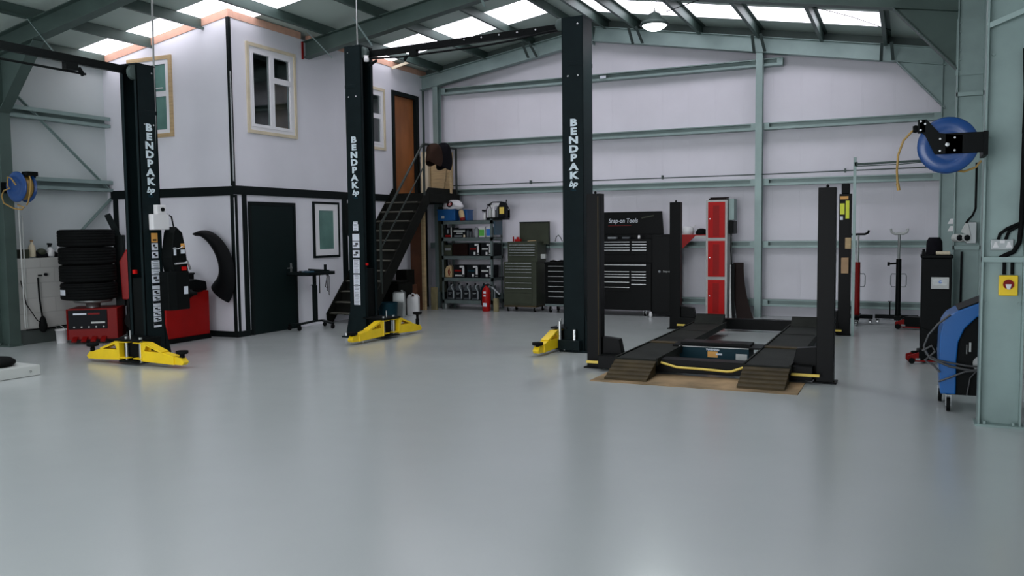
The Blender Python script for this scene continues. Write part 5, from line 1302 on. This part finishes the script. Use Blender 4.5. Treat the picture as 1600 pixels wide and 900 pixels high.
# blue air conditioning service machine
AC = thing('air_conditioning_machine', 'blue and black wheeled air conditioning service machine behind the near column', 'machine', (.56, 8.42, 0))
m = MB()
prof = [(-.285, .15), (-.300, .45), (-.295, .66), (-.275, .76), (-.235, .825), (-.16, .875), (.02, .955), (.26, 1.03), (.26, .93), (.10, .89), (-.02, .82), (-.11, .72), (-.155, .60), (-.165, .45), (-.165, .15)]
m.prism(prof, 1, -.27, -.21); m.prism(prof, 1, .21, .27)
m.prism([(-.285, .15), (-.300, .45), (-.295, .66), (-.275, .76), (-.235, .825), (-.16, .875), (.02, .955), (.26, 1.03), (.26, 1.0), (.03, .93), (-.15, .85), (-.22, .80), (-.255, .74), (-.27, .6), (-.26, .15)], 1, -.21, .21)
m.build('shell', 'blue_machine', AC, .010)
m = MB(); m.prism([(-.24, .14), (-.24, .74), (-.12, .80), (.10, .90), (.26, .96), (.26, .14)], 1, -.225, .225); m.build('housing', 'lift_black', AC, .006)
m = MB(); m.prism([(-.16, .885), (.02, .968), (.26, 1.045), (.26, 1.031), (.02, .956), (-.16, .876)], 1, -.262, .262); m.build('top_panel', 'lift_black', AC)
m = MB(); m.box(-.07, -.055, -.232, -.225, .52, .60); m.box(-.09, -.085, -.232, -.225, .5, .58); m.lathe([(.0, 0), (.07, 0), (.07, -.006)], (.03, -.226, .42), 1, 20); m.build('valve_badge', 'steel_dull', AC)
for cx, cy in ((-.22, -.24), (-.27, .20), (.2, -.22), (.2, .2)): caster(AC, cx, cy, .060, 'rubber', 'steel_bright')
m = MB()
m.tube([(-.22, -.28, .84), (-.31, -.29, .76), (-.385, -.29, .66), (-.42, -.29, .56), (-.40, -.29, .49), (-.30, -.30, .44), (-.10, -.30, .41), (.02, -.29, .40)], .009, 6)
m.tube([(-.42, -.29, .54), (-.37, -.31, .46), (-.22, -.32, .40), (-.05, -.31, .37), (.10, -.29, .40)], .011, 6)
m.tube([(-.30, -.30, .26), (-.22, -.31, .30), (-.10, -.31, .36), (.08, -.30, .38)], .009, 6)
m.tube([(-.43, -.30, .52), (-.36, -.30, .57), (-.33, -.30, .52), (-.41, -.30, .44), (-.34, -.30, .40), (-.29, -.30, .34)], .010, 6)
m.tube([(-.08, -.26, .15), (-.06, -.27, .30), (.0, -.27, .38), (.06, -.26, .35)], .006, 6)
m.build('service_hoses', 'hose_dark', AC)
# sockets, isolator, cables on the near column
CF = 7.725     # web face
root = thing('double_socket', 'grey metal double socket on the near column above the yellow switch', 'socket', (.672, CF-.035, 1.445))
MB().box(-.078, .078, 0, .035, -.042, .042).build('back_box', 'socket_grey', root, .004)
m = MB(); m.use('white_plastic')
for cx in (-.045, .045): m.prism([(cx-.022, -.022), (cx+.022, -.022), (cx+.012, .0), (cx+.008, .022), (cx-.008, .022), (cx-.012, 0)], 1, -.003, 0)
m.box(-.016, .016, -.004, 0, .012, .034); m.build('outlets', None, root)
root = thing('isolator_switch', 'yellow isolator box with red round knob on the near column', 'switch', (.720, CF-.055, 1.125))
MB().box(-.065, .065, 0, .055, -.08, .08).build('box_body', 'yellow_paint', root, .006)
m = MB(); m.cyl((0, 0, .01), .038, -.012, 1, 20); kb = m.build('knob', 'red_dark', root)
m = MB(); m.prism([(-.022, .012), (.022, .012), (.010, -.03), (-.010, -.03)], 1, -.022, -.012); m.build('knob_grip', 'white_plastic', kb, .003)
def cable(label, pts, r, mt='rubber', name='cable'):
    m = MB()
    for p in pts: m.tube(p, r, 8)
    return tag(m.build(name, mt), label, 'cable')
cable('two black cables arching down into the double socket', [[(.80, 7.69, 1.62), (.76, 7.69, 1.60), (.70, 7.69, 1.57), (.655, 7.69, 1.53), (.645, 7.70, 1.487)], [(.80, 7.68, 1.60), (.76, 7.68, 1.58), (.715, 7.69, 1.55), (.695, 7.70, 1.487)]], .012)
cable('thick black cable looping down beside the near column and behind the stay', [[(.805, 7.67, 2.75), (.80, 7.67, 2.2), (.80, 7.67, 1.9), (.795, 7.67, 1.6), (.785, 7.67, 1.46), (.75, 7.68, 1.39), (.70, 7.69, 1.365), (.66, 7.70, 1.34)]], .018)
cable('two black cables dropping into the yellow isolator', [[(.69, 7.695, 1.34), (.69, 7.69, 1.21)], [(.745, 7.695, 1.34), (.745, 7.69, 1.21)]], .013)
cable('black lump of cable trunking at the right edge of the near column', [[(.80, 7.66, 2.95), (.815, 7.66, 2.6), (.81, 7.66, 2.3)]], .03)
# three phase sockets on the middle column
root = thing('industrial_socket', 'pair of grey round industrial sockets on the column behind the blue machine', 'socket', (.655, 11.68, 1.50))
m = MB(); m.box(-.02, .09, -.02, .10, -.12, .14); m.build('back_box', 'socket_grey', root, .006)
for cx in (-.09, -.01):
    m = MB(); m.X = Matrix.Translation((cx, -.06, -.05)) @ Matrix.Rotation(R(25), 4, 'Z'); m.lathe([(.045, .0), (.05, .10)][::-1] if False else [(.048, 0), (.048, .11)], (0, 0, 0), 1, 20); m.build('socket_barrel', 'grey_light', root)
    m = MB(); m.X = Matrix.Translation((cx, -.06, -.05)) @ Matrix.Rotation(R(25), 4, 'Z'); m.lathe([(0, -.004), (.036, -.004), (.036, 0)], (0, 0, 0), 1, 20); m.build('socket_mouth', 'ink', root)
m = MB(); m.prism([(-.08, .02), (.0, -.02), (.03, -.03), (.0, .12), (-.03, .13)], 1, -.05, -.02); m.build('flap', 'grey_light', root, .004)
cable('black cable feeding the round industrial sockets', [[(.73, 11.66, 2.35), (.73, 11.66, 1.80), (.70, 11.66, 1.72), (.65, 11.66, 1.66), (.63, 11.66, 1.62)]], .013)
m = MB(); m.box(.585, .61, 11.74, 11.76, 0, 1.28); tag(m.build('cable_trunking', 'ink'), 'black vertical trunking below the round sockets', 'trunking')
root = thing('light_switch', 'two small white switches on the left flange of the middle column', 'switch', (.47, 11.80, 1.60))
for z in (.05, -.04): MB().prism([(-.03, z-.03), (.03, z-.03), (.03, z+.035), (.0, z+.035)], 1, -.03, .03).build('rocker', 'white_plastic', root, .003)
# high bay lamp
LP = (-3.0, 10.85, 4.20)
root = thing('high_bay_lamp', 'round lit high bay lamp hanging from the roof on a chain', 'lamp', LP)
m = MB(); m.lathe([(.17, .0), (.19, .01), (.17, .05), (.10, .09), (.07, .15), (.03, .17), (0, .17)], (0, 0, 0), 2, 28); m.build('housing', 'galvanised_dark', root)
m = MB(); m.lathe([(0, -.065), (.07, -.055), (.12, -.03), (.155, .0), (.155, .012), (0, .012)], (0, 0, 0), 2, 28); m.build('lens', 'lamp_glow', root)
m = MB(); m.lathe([(.016, 0), (.016, .02)], (0, 0, .17), 2, 10)
top = roof_z(-3.0)-.02-LP[2]
m.tube([(0, 0, .17), (0, 0, .22)], .008, 6); m.tube([(0, 0, .21), (-.05, 0, .34), (-.05, 0, top)], .004, 5); m.tube([(0, 0, .21), (.04, 0, .34), (.04, 0, top)], .004, 5); m.build('chain', 'steel_dull', root)
l = D.lights.new('high_bay_lamp_light', 'AREA'); l.shape = 'DISK'; l.size = .3; l.energy = LAMP_POWER; l.color = (.9, 1.0, .98)
lo = D.objects.new('high_bay_lamp_light', l); COL.objects.link(lo); lo.location = (0, 0, -.08); lo.parent = root
for x, y, lb in ((-8.0, 5.6, 'added high bay lamp out of view, nearer the entrance on the left'),):  # unseen lamp, added as an extra light source
    r2 = dup(root, (x, y, 4.27), 0, lb)
    for ch in r2.children:
        if ch.type == 'LIGHT': ch.data = l.copy()
m = MB(); m.tube([(-2.85, 10.85, 4.36), (-2.3, 11.4, 4.66), (-1.7, 11.84, 4.80)], .006, 5); tag(m.build('lamp_cable', 'rubber'), 'thin dark cable running from the lamp to the rafter', 'cable')
m = MB(); m.tube([(-1.9, 12.4, 4.88), (-1.3, 13.1, 4.75), (-.8, 13.6, 4.66), (-.3, 14.6, 4.62)], .006, 5); tag(m.build('lamp_cable', 'rubber'), 'thin dark cable sagging under the right roof slope', 'cable')
m = MB(); m.bar((-8.95, 14.67, 4.975), (-9.33, 14.49, 4.83), .03, .05); tag(m.build('timber_strut', 'timber_pale'), 'short pale timber strut under the roof behind the tall lift post', 'strut')
tag(MB().box(-5.42, -5.30, 15.725, 15.735, 4.49, 4.54).build('paper_label', 'sticker_white'), 'small white label on the top girt right of the tall lift post', 'label')
